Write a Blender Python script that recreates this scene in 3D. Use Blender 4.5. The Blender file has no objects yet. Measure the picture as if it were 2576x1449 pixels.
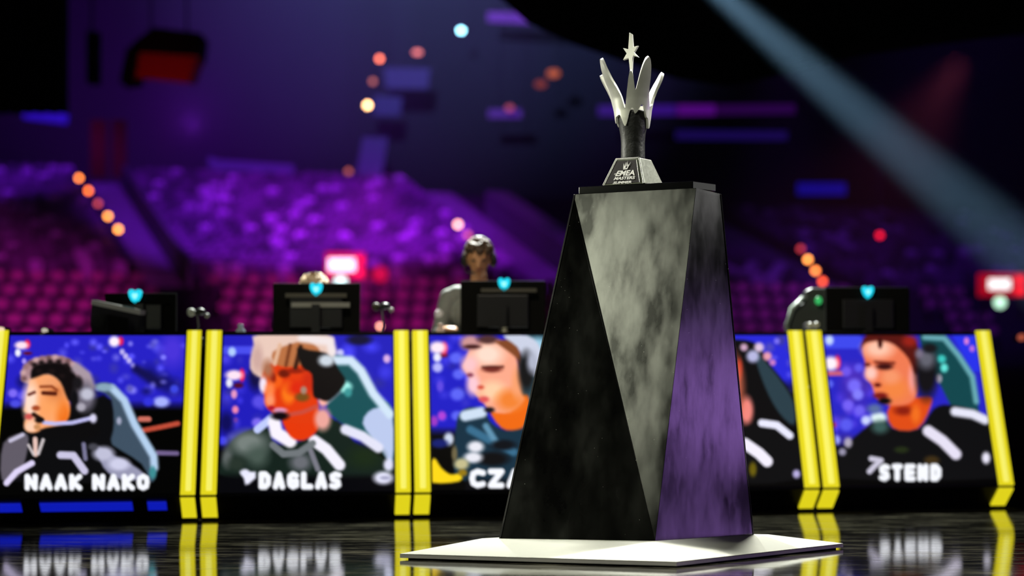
import bpy, bmesh, math, random
import numpy as np
from mathutils import Vector, Matrix

random.seed(7)
rng = np.random.default_rng(7)
C = bpy.context.scene.collection
SC = bpy.context.scene
PI = math.pi

# ------------------------------------------------------------------ camera, world, exposure
EYE = 0.58
FPX = 6082.0
PITCH = math.atan((1060 - 724.5) / FPX)
cam_d = bpy.data.cameras.new('camera')
cam_d.lens = 85.0
cam_d.sensor_width = 36.0
cam_d.clip_end = 400
cam = bpy.data.objects.new('camera', cam_d)
C.objects.link(cam)
cam.location = (0, 0, EYE)
cam.rotation_euler = (PI / 2 + PITCH, 0, 0)
cam_d.dof.use_dof = True
cam_d.dof.focus_distance = 10.58
cam_d.dof.aperture_fstop = 1.5
SC.camera = cam

w = bpy.data.worlds.new('world')
SC.world = w
w.use_nodes = True
w.node_tree.nodes['Background'].inputs[0].default_value = (0.010, 0.010, 0.020, 1)
w.node_tree.nodes['Background'].inputs[1].default_value = 0.2
vs = SC.view_settings
vs.view_transform = 'Standard'
vs.look = 'None'
vs.exposure = 0.0
vs.gamma = 1.0
vs.use_curve_mapping = False
SC.cycles.volume_bounces = 0
SC.cycles.max_bounces = 6
SC.cycles.sample_clamp_indirect = 4.0


def ray(px, py):
    u = (px - 1288.0) / FPX
    v = (724.5 - py) / FPX
    return Vector((u, math.cos(PITCH) - v * math.sin(PITCH), math.sin(PITCH) + v * math.cos(PITCH)))


def P(px, py, Y):
    r = ray(px, py)
    t = Y / r.y
    return Vector((r.x * t, Y, EYE + r.z * t))


def project(p):
    d = Vector(p) - Vector((0, 0, EYE))
    c, s = math.cos(PITCH), math.sin(PITCH)
    dep = d.y * c + d.z * s
    up = -d.y * s + d.z * c
    return 1288 + d.x / dep * FPX, 724.5 - up / dep * FPX


def spot(loc, target, energy, color, angle, blend=0.5, radius=0.2):
    l = bpy.data.lights.new('spot_light', 'SPOT')
    l.energy = energy
    l.color = color
    l.spot_size = math.radians(angle)
    l.spot_blend = blend
    l.shadow_soft_size = radius
    o = bpy.data.objects.new('spot_light', l)
    C.objects.link(o)
    o.location = loc
    o.rotation_euler = (Vector(target) - Vector(loc)).to_track_quat('-Z', 'Y').to_euler()
    return o


def area(loc, target, energy, color, sx, sy):
    l = bpy.data.lights.new('area_light', 'AREA')
    l.shape = 'RECTANGLE'
    l.size = sx
    l.size_y = sy
    l.energy = energy
    l.color = color
    o = bpy.data.objects.new('area_light', l)
    C.objects.link(o)
    o.location = loc
    o.rotation_euler = (Vector(target) - Vector(loc)).to_track_quat('-Z', 'Y').to_euler()
    return o


# ------------------------------------------------------------------ lights of the arena, some added
TROPHY = (0.55, 10.2, 1.6)
# stage lights, plus added area lights, on pedestal and trophy
spot((-6.2, 12.2, 2.6), (0.4, 10.5, 1.0), 1500, (1.0, 1.0, 0.84), 22, 0.6, 0.25)    # left grazing light
spot((7.0, 11.0, 4.6), (0.62, 10.72, 1.8), 1000, (1.0, 1.0, 0.88), 13, 0.9, 0.2)     # trophy light from the right
spot((-2.4, 4.6, 5.2), (0.535, 10.72, 2.03), 800, (1.0, 1.0, 0.84), 5.6, 0.7, 0.15)  # trophy light from the front left
spot((-3.6, 13.6, 7.0), (0.52, 10.7, 1.8), 5000, (1.0, 0.98, 0.95), 18, 0.6, 0.2)   # back left rim
spot((4.8, 13.8, 7.0), (0.52, 10.7, 1.8), 5000, (1.0, 0.98, 0.95), 18, 0.6, 0.2)    # back right rim
spot((0.7, 12.2, 7.5), (0.3, 10.3, 0.2), 2800, (1.0, 0.99, 0.92), 46, 0.8, 0.3)     # overhead
area((-4.6, 7.8, 3.2), (0.6, 10.5, 1.05), 62, (0.96, 1.0, 0.74), 1.1, 1.7)            # added soft light for the pedestal's front face to reflect
area((6.7, 12.3, 0.60), (0.9, 10.7, 0.5), 21, (0.50, 0.24, 0.90), 1.8, 0.8)           # violet side wash
area((6.9, 12.4, 2.35), (0.9, 10.7, 1.3), 7, (1.0, 1.0, 0.95), 1.8, 0.9)            # added pale light, greys the pedestal's upper right face
spot((0.0, 22.0, 9.0), (0.2, 16.4, 1.4), 24000, (0.95, 1.0, 0.95), 34, 0.6, 0.2)     # players' back light
spot((-1.5, 11.0, 7.5), (0.2, 16.4, 1.5), 900, (1.0, 0.88, 0.70), 40, 0.6, 0.2)     # players' front light
# house lights on the stands
spot((-6.0, 58.0, 19.0), (-8.0, 86.0, 7.5), 33000, (0.28, 0.02, 1.0), 30, 0.5, 0.5)
spot((2.0, 60.0, 19.0), (-5.0, 88.0, 7.5), 27000, (0.42, 0.02, 1.0), 26, 0.7, 0.5)
spot((-12.0, 52.0, 6.0), (-14.0, 68.5, 3.1), 9500, (0.55, 0.02, 0.48), 27, 0.6, 0.5)
spot((-3.0, 54.0, 6.0), (-5.0, 71.0, 3.3), 9500, (0.55, 0.02, 0.48), 30, 0.6, 0.5)
spot((-18.0, 60.0, 19.0), (-19.5, 92.0, 10.5), 30000, (0.24, 0.02, 1.0), 19, 0.7, 0.5)
spot((6.0, 60.0, 14.0), (1.6, 80.0, 6.0), 11000, (0.38, 0.02, 1.0), 15, 0.9, 0.4)
spot((-13.0, 97.5, 12.5), (-16.0, 116.0, 19.0), 6000, (0.32, 0.03, 1.0), 75, 1.0, 0.4)  # added violet fill on the back wall
spot((12.0, 58.0, 16.0), (14.0, 82.0, 5.0), 6000, (0.22, 0.04, 1.0), 36, 0.8, 0.5)
spot((7.0, 60.0, 12.0), (8.2, 76.0, 4.0), 4500, (0.35, 0.04, 1.0), 20, 0.9, 0.5)
# blue wash through the haze above the stage
spot((-2.5, 34.0, 9.5), (-3.0, 80.0, 19.5), 170000, (0.30, 0.42, 1.0), 25, 1.0, 0.3)

# ------------------------------------------------------------------ helpers


def srgb(c):
    c = np.asarray(c, float) / 255.0
    return np.where(c <= 0.04045, c / 12.92, ((c + 0.055) / 1.055) ** 2.4)


def lin(*c):
    r = srgb(c)
    return (float(r[0]), float(r[1]), float(r[2]))


MATS = {}


def mat(name, col, rough=0.5, metal=0.0, emit=None, strength=1.0, noise=0.12, scale=8.0, spec=0.5, bump=0.0):
    if name in MATS:
        return MATS[name]
    m = bpy.data.materials.new(name)
    m.use_nodes = True
    nt = m.node_tree
    b = nt.nodes['Principled BSDF']
    b.inputs['Roughness'].default_value = rough
    b.inputs['Metallic'].default_value = metal
    b.inputs['Specular IOR Level'].default_value = spec
    if emit is not None:
        b.inputs['Base Color'].default_value = (*col, 1)
        b.inputs['Emission Color'].default_value = (*emit, 1)
        b.inputs['Emission Strength'].default_value = strength
    else:
        tc = nt.nodes.new('ShaderNodeTexCoord')
        nz = nt.nodes.new('ShaderNodeTexNoise')
        nz.inputs['Scale'].default_value = scale
        nz.inputs['Detail'].default_value = 4
        nt.links.new(tc.outputs['Object'], nz.inputs['Vector'])
        mx = nt.nodes.new('ShaderNodeMix')
        mx.data_type = 'RGBA'
        mx.inputs[6].default_value = (*[max(0, k * (1 - noise)) for k in col], 1)
        mx.inputs[7].default_value = (*[min(1, k * (1 + noise)) for k in col], 1)
        nt.links.new(nz.outputs['Fac'], mx.inputs[0])
        nt.links.new(mx.outputs[2], b.inputs['Base Color'])
        if bump:
            bp = nt.nodes.new('ShaderNodeBump')
            bp.inputs['Strength'].default_value = bump
            bp.inputs['Distance'].default_value = 0.01
            nt.links.new(nz.outputs['Fac'], bp.inputs['Height'])
            nt.links.new(bp.outputs['Normal'], b.inputs['Normal'])
    MATS[name] = m
    return m


class MB:
    def __init__(s):
        s.v, s.f, s.m = [], [], []

    def add(s, vs_, fs, mi=0):
        n = len(s.v)
        s.v += [Vector(p) for p in vs_]
        s.f += [[n + i for i in f] for f in fs]
        s.m += [mi] * len(fs)
        return s

    def box(s, c, d, rot=None, mi=0):
        c = Vector(c)
        vs_ = []
        for sx in (-1, 1):
            for sy in (-1, 1):
                for sz in (-1, 1):
                    p = Vector((sx * d[0] / 2, sy * d[1] / 2, sz * d[2] / 2))
                    if rot is not None:
                        p = rot @ p
                    vs_.append(c + p)
        return s.add(vs_, [(0, 1, 3, 2), (4, 6, 7, 5), (0, 4, 5, 1), (2, 3, 7, 6), (0, 2, 6, 4), (1, 5, 7, 3)], mi)

    def slab(s, poly, off, mi=0):
        """polygon extruded by the vector off"""
        n = len(poly)
        a = [Vector(p) for p in poly]
        off = Vector(off)
        vs_ = a + [p + off for p in a]
        fs = [tuple(range(n)), tuple(range(2 * n - 1, n - 1, -1))]
        fs += [(i, i + n, (i + 1) % n + n, (i + 1) % n) for i in range(n)]
        return s.add(vs_, fs, mi)

    def tube(s, pts, radii, seg=12, mi=0, cap=True):
        pts = [Vector(p) for p in pts]
        if not hasattr(radii, '__len__'):
            radii = [radii] * len(pts)
        rings = []
        up0 = Vector((0.123, 0.3, 0.9))
        for i, p in enumerate(pts):
            t = (pts[min(i + 1, len(pts) - 1)] - pts[max(i - 1, 0)]).normalized()
            a = t.cross(up0)
            if a.length < 1e-4:
                a = t.cross(Vector((1, 0, 0)))
            a.normalize()
            b = t.cross(a)
            rings.append([p + (a * math.cos(2 * PI * k / seg) + b * math.sin(2 * PI * k / seg)) * radii[i] for k in range(seg)])
        vs_ = [q for r in rings for q in r]
        fs = []
        for i in range(len(pts) - 1):
            for k in range(seg):
                k2 = (k + 1) % seg
                fs.append((i * seg + k, i * seg + k2, (i + 1) * seg + k2, (i + 1) * seg + k))
        if cap:
            fs.append(tuple(range(seg - 1, -1, -1)))
            o = (len(pts) - 1) * seg
            fs.append(tuple(o + k for k in range(seg)))
        return s.add(vs_, fs, mi)

    def lathe(s, prof, center, seg=32, mi=0, cap=True):
        cx, cy, cz = center
        vs_ = []
        for r, z in prof:
            for k in range(seg):
                a = 2 * PI * k / seg
                vs_.append((cx + r * math.cos(a), cy + r * math.sin(a), cz + z))
        fs = []
        for i in range(len(prof) - 1):
            for k in range(seg):
                k2 = (k + 1) % seg
                fs.append((i * seg + k, i * seg + k2, (i + 1) * seg + k2, (i + 1) * seg + k))
        if cap:
            fs.append(tuple(range(seg - 1, -1, -1)))
            o = (len(prof) - 1) * seg
            fs.append(tuple(o + k for k in range(seg)))
        return s.add(vs_, fs, mi)

    def ball(s, c, r, seg=14, rings=8, mi=0):
        if not hasattr(r, '__len__'):
            r = (r, r, r)
        vs_ = []
        for i in range(rings + 1):
            ph = PI * i / rings
            for k in range(seg):
                a = 2 * PI * k / seg
                vs_.append((c[0] + r[0] * max(math.sin(ph), 0.01) * math.cos(a), c[1] + r[1] * max(math.sin(ph), 0.01) * math.sin(a), c[2] - r[2] * math.cos(ph)))
        fs = []
        for i in range(rings):
            for k in range(seg):
                k2 = (k + 1) % seg
                fs.append((i * seg + k, i * seg + k2, (i + 1) * seg + k2, (i + 1) * seg + k))
        return s.add(vs_, fs, mi)

    def build(s, name, mats, parent=None, smooth=False, bevel=0.0, local=False):
        off = Vector((0, 0, 0))
        if parent is not None and not local:
            p = parent
            while p is not None:
                off = off + p.location
                p = p.parent
        me = bpy.data.meshes.new(name)
        me.from_pydata([tuple(v - off) for v in s.v], [], s.f)
        if not isinstance(mats, (list, tuple)):
            mats = [mats]
        for m in mats:
            me.materials.append(m)
        if len(mats) > 1:
            me.polygons.foreach_set('material_index', s.m)
        bm = bmesh.new()
        bm.from_mesh(me)
        bmesh.ops.recalc_face_normals(bm, faces=bm.faces)
        if bevel:
            es = [e for e in bm.edges if len(e.link_faces) == 2 and e.calc_face_angle(0) > 0.5]
            bmesh.ops.bevel(bm, geom=es, offset=bevel, segments=2, affect='EDGES', profile=0.5)
        bm.to_mesh(me)
        bm.free()
        if smooth:
            me.polygons.foreach_set('use_smooth', [True] * len(me.polygons))
            me.update()
        o = bpy.data.objects.new(name, me)
        C.objects.link(o)
        if parent is not None:
            o.parent = parent
        return o


def thing(name, loc, label, cat, group=None):
    o = bpy.data.objects.new(name, None)
    o.empty_display_size = 0.1
    C.objects.link(o)
    o.location = loc
    return tag(o, label, cat, group)


def tag(o, label, cat, group=None, kind=None):
    o['label'] = label
    o['category'] = cat
    if group:
        o['group'] = group
    if kind:
        o['kind'] = kind
    return o


def struct(o, label=None):
    o['kind'] = 'structure'
    if label:
        o['label'] = label
    return o


# common materials
M_BLACK = mat('black_plastic', (0.012, 0.012, 0.013), 0.45)
M_MATTE = mat('matte_black', (0.006, 0.006, 0.007), 0.9, spec=0.1)
M_DARK = mat('dark_concrete', (0.05, 0.045, 0.06), 0.85, spec=0.2, noise=0.3)
M_WALL = mat('arena_wall', (0.10, 0.09, 0.13), 0.9, spec=0.1, noise=0.2)
M_ROOF = mat('arena_roof', (0.05, 0.05, 0.06), 0.9, spec=0.1)
M_GREY = mat('grey_metal', (0.16, 0.16, 0.17), 0.45, metal=0.3)
M_STEEL = mat('steel', (0.5, 0.5, 0.5), 0.3, metal=1.0)

# ------------------------------------------------------------------ stage floor and hall


def stage_floor_mat():
    m = bpy.data.materials.new('stage_floor')
    m.use_nodes = True
    nt = m.node_tree
    b = nt.nodes['Principled BSDF']
    tc = nt.nodes.new('ShaderNodeTexCoord')
    mp = nt.nodes.new('ShaderNodeMapping')
    mp.inputs['Scale'].default_value = (1.2, 5.0, 1.0)
    nz = nt.nodes.new('ShaderNodeTexNoise')
    nz.inputs['Scale'].default_value = 3.0
    nz.inputs['Detail'].default_value = 8
    nz.inputs['Roughness'].default_value = 0.7
    nt.links.new(tc.outputs['Object'], mp.inputs['Vector'])
    nt.links.new(mp.outputs['Vector'], nz.inputs['Vector'])
    rp = nt.nodes.new('ShaderNodeMapRange')
    rp.inputs['From Min'].default_value = 0.3
    rp.inputs['From Max'].default_value = 0.75
    rp.inputs['To Min'].default_value = 0.02
    rp.inputs['To Max'].default_value = 0.10
    nt.links.new(nz.outputs['Fac'], rp.inputs['Value'])
    nt.links.new(rp.outputs['Result'], b.inputs['Roughness'])
    cr = nt.nodes.new('ShaderNodeValToRGB')
    cr.color_ramp.elements[0].position = 0.45
    cr.color_ramp.elements[0].color = (0.004, 0.004, 0.004, 1)
    cr.color_ramp.elements[1].position = 0.85
    cr.color_ramp.elements[1].color = (0.03, 0.027, 0.018, 1)
    nt.links.new(nz.outputs['Fac'], cr.inputs['Fac'])
    # fine dust lying in streaks across the floor
    mp2 = nt.nodes.new('ShaderNodeMapping')
    mp2.inputs['Scale'].default_value = (0.5, 1.7, 1.0)
    n2 = nt.nodes.new('ShaderNodeTexNoise')
    n2.inputs['Scale'].default_value = 4.0
    n2.inputs['Detail'].default_value = 10
    n2.inputs['Roughness'].default_value = 0.8
    nt.links.new(tc.outputs['Object'], mp2.inputs['Vector'])
    nt.links.new(mp2.outputs['Vector'], n2.inputs['Vector'])
    c2 = nt.nodes.new('ShaderNodeValToRGB')
    c2.color_ramp.elements[0].position = 0.50
    c2.color_ramp.elements[0].color = (0, 0, 0, 1)
    c2.color_ramp.elements[1].position = 0.74
    c2.color_ramp.elements[1].color = (1, 1, 1, 1)
    nt.links.new(n2.outputs['Fac'], c2.inputs['Fac'])
    nt.links.new(cr.outputs['Color'], b.inputs['Base Color'])
    df = nt.nodes.new('ShaderNodeBsdfDiffuse')
    df.inputs['Color'].default_value = (0.16, 0.15, 0.10, 1)
    k = nt.nodes.new('ShaderNodeMath')
    k.operation = 'MULTIPLY'
    k.inputs[1].default_value = 0.5
    nt.links.new(c2.outputs['Color'], k.inputs[0])
    ms = nt.nodes.new('ShaderNodeMixShader')
    nt.links.new(k.outputs[0], ms.inputs[0])
    nt.links.new(b.outputs[0], ms.inputs[1])
    nt.links.new(df.outputs[0], ms.inputs[2])
    nt.links.new(ms.outputs[0], nt.nodes['Material Output'].inputs['Surface'])
    bp = nt.nodes.new('ShaderNodeBump')
    bp.inputs['Strength'].default_value = 0.02
    bp.inputs['Distance'].default_value = 0.002
    nt.links.new(n2.outputs['Fac'], bp.inputs['Height'])
    nt.links.new(bp.outputs['Normal'], b.inputs['Normal'])
    return m


M_STAGE = stage_floor_mat()
mb = MB().box((0, 13.0, -0.05), (26, 19, 0.1))
struct(mb.build('floor', M_STAGE), 'glossy black stage floor')
mb = MB().box((0, 62, -1.05), (96, 130, 0.1))
struct(mb.build('floor', M_DARK), 'dark arena floor below the stage')
struct(MB().box((0, 116, 12), (96, 0.4, 26)).build('wall_back', M_WALL))
struct(MB().box((-47.8, 55, 12), (0.4, 124, 26)).build('wall_left', M_WALL))
struct(MB().box((47.8, 55, 12), (0.4, 124, 26)).build('wall_right', M_WALL))
struct(MB().box((0, -6.8, 12), (96, 0.4, 26)).build('wall_front', M_WALL))
struct(MB().box((0, 55, 25.2), (96, 124, 0.4)).build('ceiling', M_ROOF))

# black stage roof canopy, upper right
cp = [(1240, -60), (1330, 20), (1450, 75), (1580, 120), (1720, 165), (1850, 185), (2010, 150), (2190, 105), (2400, 75), (2700, 40), (2700, -260), (1240, -260)]
mb = MB().slab([P(x, y, 30.5) for x, y in cp], (0, 1.2, 0.0))
tag(mb.build('stage_canopy', M_MATTE), 'black fabric stage roof canopy hanging at the upper right', 'canopy')
# black drape at the upper left
mb = MB()
N = 14
pl = []
for i in range(N + 1):
    x = -60 + (168 + 60) * i / N
    pl.append((x, 0.12 * math.cos(i * PI)))
verts, faces = [], []
for i, (x, dy) in enumerate(pl):
    for y in (-120, 285):
        q = P(x, y, 44.0)
        verts += [q + Vector((0, dy, 0)), q + Vector((0, dy + 0.06, 0))]
for i in range(N):
    a = i * 4
    faces += [(a, a + 4, a + 6, a + 2), (a + 1, a + 3, a + 7, a + 5), (a, a + 1, a + 5, a + 4), (a + 2, a + 6, a + 7, a + 3)]
faces += [(0, 2, 3, 1), (N * 4, N * 4 + 1, N * 4 + 3, N * 4 + 2)]
mb.add(verts, faces)
tag(mb.build('stage_drape', M_MATTE), 'black pleated drape hanging at the upper left edge', 'curtain')

# ------------------------------------------------------------------ seating stands
ANG = math.radians(16)
U = Vector((math.cos(ANG), math.sin(ANG), 0))
UP = Vector((-math.sin(ANG), math.cos(ANG), 0))
Q0 = Vector((-15.0, 66.0, 0))


def st(s, d, z):
    return Q0 + U * s + UP * d + Vector((0, 0, z))


LOW_N, LOW_D, LOW_R, LOW_Z = 5, 0.95, 0.46, 2.26
UPP_N, UPP_D, UPP_R, UPP_Z, UPP_0 = 20, 0.9, 0.25, 4.72, 8.0


def low_row(k):
    return k * LOW_D, LOW_Z + k * LOW_R


def upp_row(j):
    return UPP_0 + j * UPP_D, UPP_Z + j * UPP_R


def steps(rows, dep, s0, s1, zb):
    """profile of treads as a solid"""
    prof = [(rows[0][0] - 0.45, zb)]
    for d, z in rows:
        prof += [(d - 0.45, z), (d - 0.45 + dep, z)]
    prof.append((rows[-1][0] - 0.45 + dep, zb))
    return MB().slab([st(s0, d, z) for d, z in prof], U * (s1 - s0))


S0, S1 = -16.0, 48.0
mb = steps([low_row(k) for k in range(LOW_N)] + [(LOW_N * LOW_D, LOW_Z + LOW_R * LOW_N)], LOW_D, S0, S1, -1.0)
struct(mb.build('seating_terrace', M_DARK), 'stepped lower seating terrace')
mb = steps([upp_row(j) for j in range(UPP_N)], UPP_D, S0, S1, -1.0)
struct(mb.build('seating_terrace', M_DARK), 'stepped upper seating terrace')

M_SEAT = mat('seat_plastic', (0.24, 0.10, 0.27), 0.5, noise=0.25, scale=0.6)
M_SEAT2 = mat('seat_plastic_pale', (0.80, 0.42, 0.85), 0.45)
M_SEAT4 = mat('seat_plastic_dark', (0.10, 0.07, 0.12), 0.6)
M_SEAT3 = mat('seat_plastic_red', (0.55, 0.16, 0.30), 0.5, noise=0.2)


def seat_geo(full=True):
    m = MB()
    # folded seat shell: back, tilted pan, centre leg
    m.slab([(-0.20, 0.16, 0.38), (0.20, 0.16, 0.38), (0.21, 0.27, 0.80), (0.14, 0.285, 0.86), (-0.14, 0.285, 0.86), (-0.21, 0.27, 0.80)], (0, 0.035, -0.005))
    m.slab([(-0.20, 0.15, 0.40), (0.20, 0.15, 0.40), (0.19, 0.02, 0.72), (-0.19, 0.02, 0.72)], (0, -0.035, -0.012))
    m.box((0, 0.17, 0.20), (0.06, 0.06, 0.40))
    return m


def low_seat():
    m = MB()
    m.slab([(-0.19, 0.20, 0.50), (0.19, 0.20, 0.50), (0.20, 0.27, 0.80), (0.13, 0.285, 0.86), (-0.13, 0.285, 0.86), (-0.20, 0.27, 0.80)], (0, 0.035, -0.005))
    m.slab([(-0.19, 0.17, 0.40), (0.19, 0.17, 0.40), (0.18, 0.06, 0.60), (-0.18, 0.06, 0.60)], (0, -0.035, -0.012), 1)
    m.box((0, 0.18, 0.25), (0.06, 0.06, 0.50), None, 1)
    return m


sg = seat_geo()
seat0 = low_seat().build('arena_seat', [M_SEAT3, M_SEAT4])
RS = Matrix.Rotation(ANG, 4, 'Z')

AISLES = [(6.0, 7.2), (18.8, 20.4), (28.4, 30.0)]


def in_aisle(s):
    return any(a - 0.25 < s < b + 0.25 for a, b in AISLES)


low_spots = []
for k in range(LOW_N):
    d, z = low_row(k)
    s = -5.2 + 0.29 * (k % 2)
    while s < 32:
        if not in_aisle(s):
            p = st(s, d, z)
            x, y = project(p + Vector((0, 0, 0.7)))
            if -30 < x < 2606 and y < 850 and not (1395 < x < 1830):
                low_spots.append((p, y))
        s += 0.58
low_spots.sort(key=lambda q: -q[1])
low_spots = low_spots[:300]
for i, (p, _) in enumerate(low_spots):
    o = seat0 if i == 0 else seat0.copy()
    if i:
        C.objects.link(o)
    o.matrix_world = Matrix.Translation(p) @ RS
    tag(o, 'folding seat with a reddish shell in the lower tier of the stands', 'seat', 'folding seats in the lower tier')

mb = MB()
for j in range(UPP_N):
    d, z = upp_row(j)
    s = -14.0
    while s < 47:
        if not in_aisle(s) and not (20.4 < s < 28.4 and j > 5) and not (s > 30 and j > 14):
            p = st(s, d, z)
            x, y = project(p + Vector((0, 0, 0.7)))
            if -60 < x < 2640 and not (1420 < x < 1800):
                M4 = Matrix.Translation(p) @ RS
                q_ = random.random()
                mi = 1 if q_ < 0.13 else (2 if q_ < 0.40 else 0)
                mb.add([M4 @ v for v in sg.v], sg.f, mi)
        s += 0.52
o = mb.build('upper_tier_seats', [M_SEAT, M_SEAT2, M_SEAT4])
tag(o, 'hundreds of violet lit folding seats filling the upper tier of the stands', 'seats', kind='stuff')

# aisle stairs with side walls
M_PARA = mat('parapet', (0.30, 0.26, 0.34), 0.7, noise=0.2)
for (a, b), lab in zip(AISLES, ('blue lit aisle stair between the left and middle seat blocks', 'aisle stair to the right of the middle seat block', 'aisle stair to the left of the right hand seat block')):
    root = thing('aisle_stair', st((a + b) / 2, UPP_0, 0), lab, 'stairs', 'aisle stairs in the stands')
    for j in range(UPP_N * 2):
        d = UPP_0 - 0.45 + j * UPP_D / 2
        z = UPP_Z + j * UPP_R / 2 + 0.06
        MB().slab([st(a + .05, d, z), st(b - .05, d, z), st(b - .05, d + UPP_D / 2, z), st(a + .05, d + UPP_D / 2, z)], (0, 0, -0.12)).build('step', M_PARA, root)
def parapet(s, j0, j1, h, lab, th=0.15):
    d0, z0 = upp_row(j0)
    d1, z1 = upp_row(j1)
    mb = MB().slab([st(s, d0 - .4, z0 - 0.2), st(s, d1, z1 - 0.2), st(s, d1, z1 + h), st(s, d0 - .4, z0 + h)], U * th)
    struct(mb.build('stand_parapet', M_PARA), lab)
parapet(20.45, 0, 14, 1.1, 'sloping parapet beside the aisle right of the middle seats', 0.9)
parapet(7.25, 0, UPP_N - 1, 0.9, 'sloping dark parapet beside the left aisle')

# ------------------------------------------------------------------ lamps in the stands
M_HOUS = M_BLACK


def lamp(px, py, Y, col, strength, r, label, group=None, cat='lamp', name='step_light', aspect=1.0, body=True):
    p = P(px, py, Y)
    root = thing(name, p + Vector((0, 0.05, 0)), label, cat, group)
    key = 'lamp_%s_%.2f' % (col, strength)
    m = mat(key, (0.02, 0.02, 0.02), 0.4, emit=lin(*col), strength=strength)
    # lens faces the stage (-Y): build as lathe about Y
    seg = 16
    vs_, fs = [], []
    prof = [(r * 0.35, -0.09 - r * 0.25), (r * 0.8, -0.07 - r * 0.12), (r, -0.05), (r, 0.0)]
    for q, yy in prof:
        for k in range(seg):
            a = 2 * PI * k / seg
            vs_.append(p + Vector((q * aspect * math.cos(a), yy, q * math.sin(a))))
    for i in range(len(prof) - 1):
        for k in range(seg):
            k2 = (k + 1) % seg
            fs.append((i * seg + k, i * seg + k2, (i + 1) * seg + k2, (i + 1) * seg + k))
    fs.append(tuple(range(seg)))
    MB().add(vs_, fs).build('lens', m, root, smooth=True)
    MB().box(p + Vector((0, 0.09, 0)), (1.9 * r * aspect, 0.18, 1.9 * r)).build('housing', M_HOUS, root, bevel=r * 0.15)
    if name == 'hall_lamp':
        MB().tube([p + Vector((0, .1, 0)), Vector((p.x, p.y + .1, 24.985))], .012, 5).build('cable', M_HOUS, root)
    return root


def stand_Y(px, py):
    """depth where the ray meets the upper seating slope"""
    r = ray(px, py)
    # plane through upper rows, 0.9 m above treads
    nz = 1.0
    sl = UPP_R / UPP_D
    t = 0.0
    # z = UPP_Z + sl*(d-UPP_0) + .95 ; d = (p-Q0).UP
    # EYE + r.z t = UPP_Z + .95 + sl*((r*t - Q0).UP - UPP_0)
    A = r.z - sl * (r.x * UP.x + r.y * UP.y)
    B = UPP_Z + 0.95 - sl * (Q0.dot(UP) + UPP_0) - EYE
    t = B / A
    return max(60.0, min(104.0, r.y * t))


AMBER = (255, 150, 70)
ordn = ['topmost', 'second', 'third', 'fourth', 'lowest']
for i, (x, y, c, s) in enumerate([(199, 448, (255, 130, 50), 9), (223, 480, (255, 110, 40), 9), (247, 512, (200, 70, 80), 4), (272, 544, (255, 150, 60), 9), (298, 577, (255, 150, 60), 10)]):
    lamp(x, y, stand_Y(x, y) - 1.0, c, s, 0.085, '%s of the five amber step lights down the left aisle' % ordn[i], 'amber step lights down the left aisle')
lamp(1152, 565, 84, (255, 165, 150), 9, 0.10, 'bright peach step light at the top of the aisle above the headset player', 'step lights right of the middle seats')
lamp(1177, 591, 83.3, (220, 90, 150), 3, 0.10, 'dim pink step light just below the bright peach one', 'step lights right of the middle seats')
lamp(1203, 616, 82.6, (210, 80, 140), 2, 0.10, 'dim pink step light just above the headset player', 'step lights right of the middle seats')
for i, (x, y, c, s) in enumerate([(2014, 626, (180, 50, 60), 4), (2032, 653, (255, 150, 70), 9), (2051, 681, (255, 135, 65), 8), (2069, 708, (240, 80, 45), 7)]):
    lamp(x, y, 80 - i, c, s, 0.085, '%s of the four step lights down the right hand aisle' % ['faint topmost', 'bright second', 'third', 'reddish lowest'][i], 'step lights down the right hand aisle')
ups = [(955, 148, (255, 120, 90), 4.2, 'salmon lamp topmost of the three lamps beside the violet panels', 1.0, 0.17),
       (938, 205, (190, 100, 90), 1.6, 'dim lamp between the salmon and the cream lamps', 1.0, 0.17),
       (925, 265, (255, 190, 130), 9, 'bright cream lamp lowest of the three beside the violet panels', 1.0, 0.19),
       (1050, 132, (215, 110, 110), 2.2, 'wide dim pink lamp above the violet panels', 1.9, 0.15),
       (1160, 77, (150, 225, 255), 10, 'pale cyan lamp high in the middle of the hall', 1.2, 0.16),
       (1392, 185, (170, 80, 50), 1.0, 'dim orange lamp high beside the trophy', 1.6, 0.26),
       (1360, 212, (150, 60, 50), 0.6, 'faint orange lamp just below the dim orange one', 1.6, 0.24),
       (877, 432, (170, 80, 60), 1.8, 'dim brownish lamp at the top of the middle seats', 1.0, 0.19),
       (1282, 272, (170, 70, 100), 1.0, 'faint pink lamp over the short violet bar', 1.3, 0.2),
       (2213, 592, (230, 20, 50), 2.6, 'small red lamp above the right hand seats', 1.0, 0.16)]
for x, y, c, s, lab, asp, r in ups:
    lamp(x, y, 95 if x != 2213 else 84, c, s * 1.7, r * .6, lab, 'lamps high in the hall' if x != 2213 else None, name='hall_lamp', aspect=asp)

# light bars and lit fascia panels
def bar(pts, Y, col, strength, thick, label, name='light_bar', cat='light', grp=None):
    m = mat('bar_%s_%.2f' % (col, strength), (0.02, 0.02, 0.02), 0.5, emit=lin(*col), strength=strength)
    q = [P(x, y, Y) for x, y in pts]
    c = sum(q, Vector()) / len(q)
    root = thing(name, c, label, cat, grp)
    MB().slab(q, (0, 0.08, 0)).build('diffuser', m, root)
    qq = [c + (p - c) * 0.96 + Vector((0, 0.081, 0)) for p in q]
    MB().slab(qq, (0, 0.14, 0)).build('housing', M_HOUS, root)
    zt_ = max(p.z for p in q)
    for p in (q[0], q[-1]):
        MB().tube([Vector((p.x * .98 + c.x * .02, Y + .15, p.z)), Vector((p.x * .98 + c.x * .02, Y + .15, 24.985))], .012, 5).build('cable', M_HOUS, root)
    return root


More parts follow.
